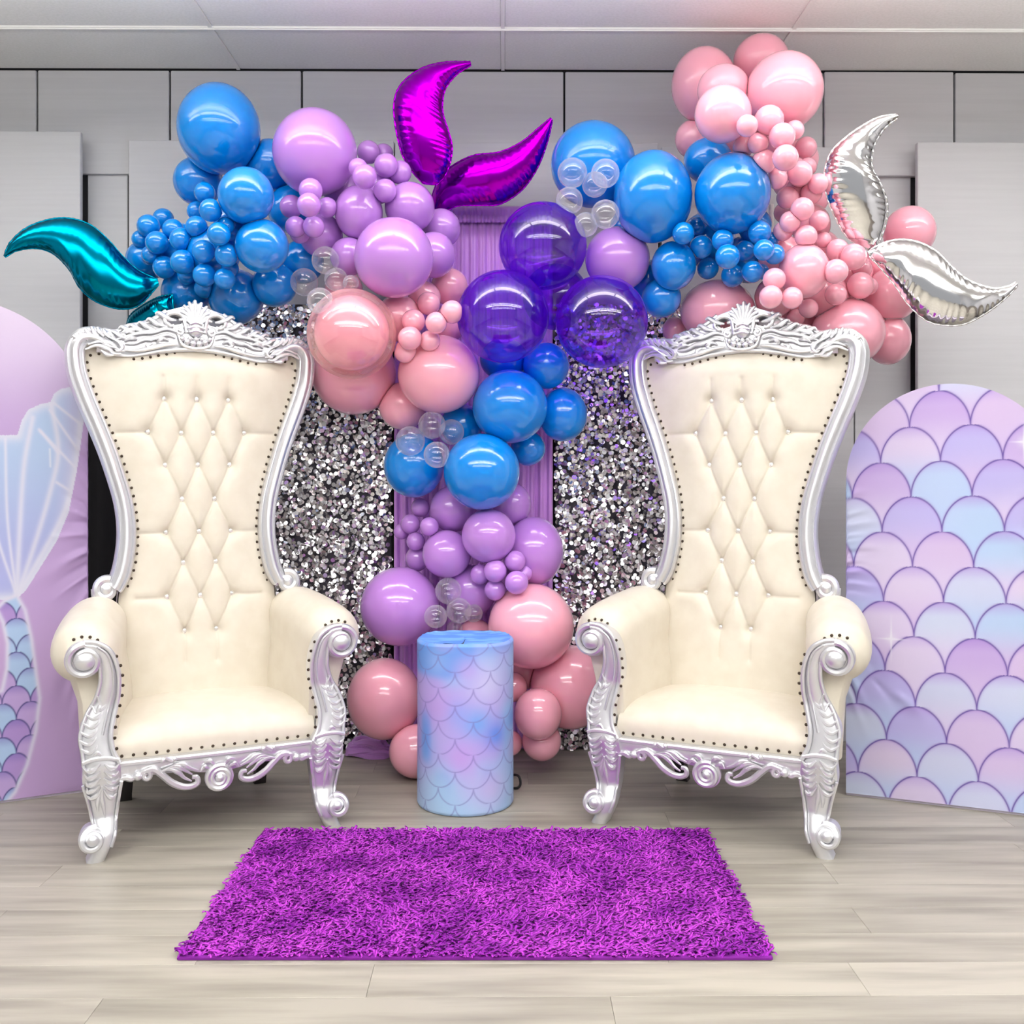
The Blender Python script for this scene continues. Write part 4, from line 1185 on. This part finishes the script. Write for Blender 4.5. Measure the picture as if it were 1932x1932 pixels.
bal('pink', 1676, 641, 41, 47, 0.8, 'outermost pink balloon low on the right, above the scale board', Y=4.36)
bal('pink', 1462, 560, 38, 38, 0.2, 'shaded pink balloon behind the small pink ones above the right throne')
bal('pink', 1560, 560, 42, 42, 0.3, 'shaded pink balloon in the core of the lower right pink bunch')
bal('pink', 1530, 425, 36, 40, 0.2, 'shaded pink balloon behind the lower end of the pink trail')
bal('pink', 1460, 265, 34, 36, 0.3, 'shaded pink balloon behind the upper end of the pink trail')
bal('pink', 1492, 335, 36, 40, 0.2, 'shaded pink balloon behind the middle of the pink trail')
GP2 = 'small pink balloons in the trail beside the silver flukes'
for (zx, zy, r, l) in [(335, 685, 60, 0), (450, 770, 70, 0), (700, 800, 52, 0), (565, 1060, 58, 0), (790, 1215, 45, 0), (560, 1165, 56, 0), (625, 590, 55, 0.6), (655, 855, 60, 0.4), (600, 1112, 60, 0.6), (690, 1195, 64, 0.6), (640, 925, 62, 0.3),
                       (355, 565, 62, 1), (418, 665, 60, 1.4), (690, 690, 62, 1), (765, 1105, 56, 1), (525, 865, 60, 1), (720, 950, 62, 0.8), (585, 975, 63, 1.3), (670, 1040, 66, 1.4), (760, 895, 58, 1.5), (655, 835, 72, 1.3), (480, 533, 84, 1.4), (555, 625, 75, 1.8), (573, 747, 74, 1.8)]:
    bal('pink', 1292 + zx * .3313, 50 + zy * .3313, r * .3313, 0, 3 + l * .2, None, GP2, small='small pink balloon in the trail from the top pink bunch')
GP3 = 'small pink balloons above the right throne'
for (zx, zy, r, l) in [(1010, 1380, 55, 0), (1050, 1480, 50, 0), (860, 1525, 62, 0.2), (630, 1660, 52, 0.4), (705, 1605, 55, 0.8), (510, 1440, 65, 0.8), (870, 1275, 65, 1), (610, 1545, 62, 1.2), (1000, 1475, 76, 1), (860, 1395, 70, 1.6), (490, 1540, 66, 1.6), (960, 1312, 75, 1.8)]:
    bal('pink', 1292 + zx * .3313, 50 + zy * .3313, r * .3313, 0, 3 + l * .2, None, GP3, small='small pink balloon low between right blue bunch and silver flukes')
# clear flowers
for (lst, sm, gr_) in [
    ([(614, 491, 26), (574, 532, 26), (634, 527, 22), (662, 534, 15), (604, 568, 25)], 'small clear balloon of the flower beside the left lilac bunch', 'clear balloon flower beside the left lilac bunch'),
    ([(1105, 424, 23), (1122, 348, 24), (1080, 326, 28), (1142, 327, 27), (1074, 379, 26), (1142, 404, 27)], 'small clear balloon of the flower above the topmost violet bubble', 'clear balloon flower above the violet bubbles'),
    ([(852, 815, 24), (774, 832, 28), (824, 858, 25), (815, 802, 26)], 'small clear balloon of the flower over the lowest blue balloons', 'clear balloon flower over the lowest blue balloons'),
    ([(894, 1157, 17), (858, 1186, 15), (846, 1115, 25), (822, 1163, 22), (866, 1152, 24)], 'small clear balloon of the flower just above the plinth', 'clear balloon flower just above the plinth')]:
    for k, (x_, y_, r) in enumerate(lst):
        bal('clear', x_, y_, r, 0, 4.2 + 0.05 * k, None, gr_, kind='clear_balloon', small=sm)

# depth: every balloon goes as far back as the garland allows while lying in front of those it covers
for i, q in enumerate(B): q['i'] = i
order = sorted(B, key=lambda q: (q['layer'], q['i']))
placed = []
for q in order:
    rpx = 0.5 * (q['rx'] + q['ry'])
    if q['Y'] == -1:
        q['Yc'] = None; continue
    Yc = q['Y'] if q['Y'] else 4.47 - rpx * 4.3 / F
    if not q['Y']:
        if q['c'] == 'violet': Yc = min(Yc, 4.30)
        for _ in range(3):
            Yn = 4.47 - rpx * 4.3 / F
            for p in placed:
                rp = 0.5 * (p['rx'] + p['ry'])
                dpx = math.hypot(q['x'] - p['x'], q['y'] - p['y'])
                if dpx > q['rx'] + p['rx']: continue
                k = p['Yc'] / F
                R = (0.86 if q['small'] and q['group'] == p['group'] else 0.97) * (rpx * Yc / F + rp * k)
                d2 = R * R - (dpx * k) ** 2
                if d2 > 0: Yn = min(Yn, p['Yc'] - math.sqrt(d2))
            Yc = max(Yn, 3.80)
    q['Yc'] = Yc
    placed.append(q)
for q in B:
    if q['Yc'] is None:   # the balloon inside the clear one
        q['Yc'] = next(p for p in B if p['c'] == 'clearpink')['Yc'] + 0.012
for q in B:
    k = q['Yc'] / F
    q['ctr'] = np.array(at(q['x'], q['y'], q['Yc']))
    q['R'] = np.array([q['rx'] * k, 0.5 * (q['rx'] + q['ry']) * k, q['ry'] * k])
    # nothing sinks into the floor
    low = q['R'][2] + 0.002
    if q['ctr'][2] < low: q['ctr'][2] = low
print('balloons', len(B), 'nearest', min(q['Yc'] for q in B))

def sphere_dirs(seg, rings):
    V = [(0, 0, 1)]
    for j in range(1, rings):
        t = math.pi * j / rings
        V += [(math.sin(t) * math.cos(p), math.sin(t) * math.sin(p), math.cos(t)) for p in [2 * math.pi * i / seg for i in range(seg)]]
    V.append((0, 0, -1)); n = len(V); Fq = []
    for i in range(seg):
        Fq.append((0, 1 + i, 1 + (i + 1) % seg)); Fq.append((n - 1, n - 1 - seg + (i + 1) % seg, n - 1 - seg + i))
    for j in range(rings - 2):
        for i in range(seg):
            a = 1 + j * seg + i; b_ = 1 + j * seg + (i + 1) % seg
            Fq.append((a, a + seg, b_ + seg)); Fq.append((a, b_ + seg, b_))
    return np.array(V, float), np.array(Fq)
BIG = sphere_dirs(40, 26); SML = sphere_dirs(24, 16)
ORD = ['topmost', 'second highest', 'third highest', 'fourth highest', 'fifth highest', 'sixth highest', 'seventh highest', 'eighth highest', 'ninth highest', 'tenth highest', 'eleventh highest', 'twelfth highest', 'thirteenth highest', 'fourteenth highest', 'fifteenth highest', 'sixteenth highest', 'seventeenth highest', 'eighteenth highest', 'nineteenth highest', 'twentieth highest', 'twenty-first highest']
groups = {}
for q in B:
    if q['small']: groups.setdefault(q['group'], []).append(q)
for g_, qs in groups.items():
    qs.sort(key=lambda q: q['y']); n = len(qs)
    for i, q in enumerate(qs):
        w = 'lowest' if i == n - 1 else ('second lowest' if i == n - 2 and n > 4 else ('third lowest' if i == n - 3 and n > 6 else ORD[i]))
        q['label'] = w + ' ' + q['small']
NAMES = {'blue': 'blue', 'lilac': 'lilac', 'pink': 'pink'}
for q in B:
    D_, Fq = BIG if q['rx'] > 30 else SML
    V = D_ * q['R'][None]
    # slight taper towards the tied neck, which points into the garland
    ax = np.array([0.15 * ((q['i'] * 37) % 7 - 3) / 3, 0.9, -0.35]); ax /= np.linalg.norm(ax)
    t = D_ @ ax
    V = V * (1 + 0.05 * np.clip(t, 0, 1) ** 3)[:, None]
    for p in B:
        if p is q or p['c'] == 'clearpink' and q['label'].startswith('pink balloon seen inside'): continue
        if q['c'] == 'clearpink' and (p['label'] or '').startswith('pink balloon seen inside'): continue
        dv = p['ctr'] - q['ctr']; d = np.linalg.norm(dv)
        if d < 1e-6: continue
        nrm = dv / d
        rq, rp = 1.02 * float(np.linalg.norm(nrm * q['R'])), 1.02 * float(np.linalg.norm(nrm * p['R']))
        if d >= rq + rp: continue
        pl_ = (d * d + rq * rq - rp * rp) / (2 * d) - 0.0008
        pl_ = max(pl_, 0.25 * rq)
        ex = V @ nrm - pl_
        # pressed flat against the neighbour, with a soft shoulder
        V = V - np.where(ex > 0, ex, 0)[:, None] * nrm[None]
    nm = q['kind']
    o = mesh_np(nm, V, Fq, M[q['c']], loc=tuple(q['ctr']))
    tag(o, q['label'], 'balloon', q['group'])

# ------------------------------------------------------------------ foil flukes
def fluke(name, Lp, Rp, Y0, Y1, T, m, label, group):
    n = 9
    Lc = spline(Lp, n); Rc = spline(Rp, n)
    def res(c, k):
        c = np.array(c); s = np.concatenate([[0], np.cumsum(np.linalg.norm(np.diff(c, axis=0), axis=1))]); s /= s[-1]
        t = np.linspace(0, 1, k); return np.stack([np.interp(t, s, c[:, 0]), np.interp(t, s, c[:, 1])], 1)
    K = 150; Lc, Rc = res(Lc, K), res(Rc, K)
    nw = 27
    base = np.array(at(*(0.5 * (Lc[0] + Rc[0])), Y0))
    rng_ = np.random.default_rng(len(name) + int(Lp[0][0]))
    root = empty(name, tuple(base)); tag(root, label, 'foil balloon', group)
    W_ = np.linspace(-1, 1, nw)
    front = np.zeros((K, nw, 3)); backs = np.zeros((K, nw, 3)); rim = []
    wid = np.linalg.norm(Lc - Rc, axis=1); wmax = wid.max()
    ph = rng_.uniform(0, 6.28)
    for i in range(K):
        t = i / (K - 1); Yc = Y0 + (Y1 - Y0) * t
        thick = T * (wid[i] / wmax) ** 0.8 * (0.12 + 0.88 * float(sstep(0, 0.10, t))) + 0.001
        a = np.array(at(*Lc[i], Yc)); b_ = np.array(at(*Rc[i], Yc))
        for j, w in enumerate(W_):
            P = a + (b_ - a) * (w + 1) / 2
            hgt = thick * (1 - abs(w) ** 2.2) ** 0.75
            crimp = (0.0016 if m is M['foil_teal'] else 0.0032) * math.sin(K * t * 0.95 + ph + 2.0 * math.sin(t * 23)) * (abs(w) ** 2.5) * (1 - abs(w) ** 8) * min(1, wid[i] / 30)
            fold = 0.0022 * math.sin(t * 31 + ph + w * 2.6) * (1 - w * w) * (0.5 + 0.5 * math.sin(t * 9 + ph))
            front[i, j] = P + np.array([0, -hgt + crimp + fold, 0]) - base
            backs[i, j] = P + np.array([0, hgt * 0.9 - crimp, 0]) - base
    V = np.concatenate([front.reshape(-1, 3), backs.reshape(-1, 3)])
    f1 = grid_faces(nw, K); f2 = f1[:, ::-1] + K * nw
    mesh_np('foil_body', V, np.concatenate([f1, f2]), m, root)
    # flat crimped seam round the edge
    Vs = []
    ring = [(Lc[i], Rc[i], i) for i in range(K)]
    path = [(front[i, 0], front[i, 0] - front[i, nw // 2]) for i in range(K)] + [(front[i, -1], front[i, -1] - front[i, nw // 2]) for i in range(K - 1, -1, -1)]
    for k, (p, d) in enumerate(path):
        d = d.copy(); d[1] = 0; l = np.linalg.norm(d); d = d / l if l > 1e-6 else np.array([0, 0, 1.0])
        y_ = 0.0012 * math.sin(k * 0.9)
        e = 0.0055 + 0.0006 * math.sin(k * 1.7)
        for off, s in ((-0.004, 0), (e, -1), (e, 1)):
            Vs.append(p + d * off + np.array([0, y_ + 0.0006 * s, 0]))
    n_ = len(path); Fs = []
    for k in range(n_ - 1):
        a = k * 3; b_ = a + 3
        Fs += [(a, a + 1, b_ + 1, b_), (a + 1, a + 2, b_ + 2, b_ + 1), (a + 2, a, b_, b_ + 2)]
    mesh_np('seam', np.array(Vs), np.array(Fs), m, root)
    return root
fluke('foil_fluke', [(8, 484), (20, 458), (50, 431), (93, 415), (133, 413), (172, 426), (205, 454), (232, 484), (262, 511), (298, 528)][::-1],
      [(9, 485), (30, 473), (66, 468), (99, 478), (129, 507), (149, 541), (179, 567), (225, 582), (264, 574), (300, 536)][::-1], 4.24, 4.10, .058, M['foil_teal'],
      'teal foil tail fluke curving up to the left from the blue bunch', 'teal foil flukes')
fluke('foil_fluke', [(326, 556), (298, 562), (265, 580), (245, 597), (236, 622)], [(330, 590), (310, 608), (285, 622), (258, 634), (238, 630)], 4.26, 4.28, .03, M['foil_teal'],
      'teal foil fluke mostly hidden behind the crest of the left throne', 'teal foil flukes')
fluke('foil_fluke', [(800, 348), (783, 330), (768, 308), (757, 285), (747, 240), (744, 195), (757, 160), (793, 131), (838, 118), (888, 117)],
      [(822, 350), (838, 333), (849, 305), (852, 275), (845, 245), (835, 210), (838, 172), (855, 146), (872, 132), (889, 122)], 4.32, 4.26, .062, M['foil_purple'],
      'upper purple foil fluke standing upright beside the lilac balloons', 'purple foil flukes')
fluke('foil_fluke', [(812, 385), (818, 362), (832, 332), (861, 309), (897, 293), (944, 287), (985, 268), (1018, 241), (1040, 223)],
      [(819, 416), (841, 399), (864, 388), (904, 387), (944, 384), (985, 357), (1014, 315), (1032, 268), (1042, 226)], 4.48, 4.30, .055, M['foil_purple'],
      'lower purple foil fluke pointing right above the lilac curtain', 'purple foil flukes')
fluke('foil_fluke', [(1634, 470), (1604, 452), (1584, 424), (1562, 375), (1556, 332), (1568, 289), (1597, 259), (1630, 236), (1660, 221), (1692, 216)],
      [(1644, 477), (1656, 461), (1671, 421), (1673, 381), (1660, 345), (1645, 315), (1648, 279), (1663, 249), (1678, 233), (1694, 222)], 4.10, 3.98, .060, M['foil_silver'],
      'upper silver foil fluke standing above the right pink bunch', 'silver foil flukes')
fluke('foil_fluke', [(1638, 476), (1656, 464), (1690, 453), (1729, 456), (1766, 474), (1796, 504), (1829, 530), (1872, 544), (1902, 541), (1918, 533)],
      [(1640, 484), (1663, 507), (1690, 540), (1713, 573), (1746, 603), (1782, 613), (1822, 610), (1865, 587), (1898, 561), (1920, 538)], 4.08, 3.98, .060, M['foil_silver'],
      'lower silver foil fluke sweeping to the right edge of the photo', 'silver foil flukes')

# ------------------------------------------------------------------ shag rug
RX0, RX1, RY0, RY1 = -0.868, 0.676, 2.655, 3.575
rug = empty('shag_rug', ((RX0 + RX1) / 2, (RY0 + RY1) / 2, 0))
tag(rug, 'bright purple shag rug lying on the floor in front of the thrones', 'rug')
hx, hy = (RX1 - RX0) / 2, (RY1 - RY0) / 2
mb = MB(); mb.box((-hx, -hy, 0.0005), (hx, hy, 0.010), 0.002)
mb.build('rug_backing', M['rug_back'], rug, smooth=False)
n = 19000
r = np.random.default_rng(5)
bx = r.uniform(-hx + .004, hx - .004, n); by = r.uniform(-hy + .006, hy - .004, n)
ln = r.uniform(0.018, 0.034, n); az = r.uniform(0, 2 * np.pi, n)
# slow patches where the pile leans one way
lean = 2 * np.pi * vnoise(bx * 4 + 20, by * 4 + 20, 4) * 1.6
az = np.where(r.uniform(0, 1, n) < 0.55, lean + r.normal(0, 0.7, n), az)
dx, dy = np.cos(az), np.sin(az)
tilt = r.uniform(0.6, 1.5, n)
rad = r.uniform(0.0044, 0.0066, n)
NS = 5
rings = []
for s in range(NS):
    t = s / (NS - 1)
    hh = 0.008 + ln * np.cos(tilt * t) * t * 0.72
    ww = ln * np.sin(tilt * t) * t
    curl = 0.006 * np.sin(3.5 * t + az)
    cx, cy = bx + dx * ww - dy * curl, by + dy * ww + dx * curl
    cx = np.clip(cx, -hx - 0.012, hx + 0.012); cy = np.clip(cy, -hy - 0.004, hy + 0.012)
    rr_ = rad * (1.0 if s < NS - 1 else 0.6)
    rings.append(np.stack([np.stack([cx + rr_ * math.cos(a), cy + rr_ * math.sin(a), hh + 0 * cx], -1) for a in (0.3, 2.4, 4.5)], 1))
V = np.stack(rings, 1).reshape(-1, 3)      # n, NS, 3 verts
bi = (np.arange(n) * NS * 3)[:, None]
loc_f = []
for s in range(NS - 1):
    for k in range(3):
        a, b_ = s * 3 + k, s * 3 + (k + 1) % 3
        loc_f.append((a, b_, b_ + 3, a + 3))
Fp = (bi[:, :, None] + np.array(loc_f)[None]).reshape(-1, 4)
pile = mesh_np('pile', V, Fp, M['rug'], rug)
pile['kind'] = 'stuff'
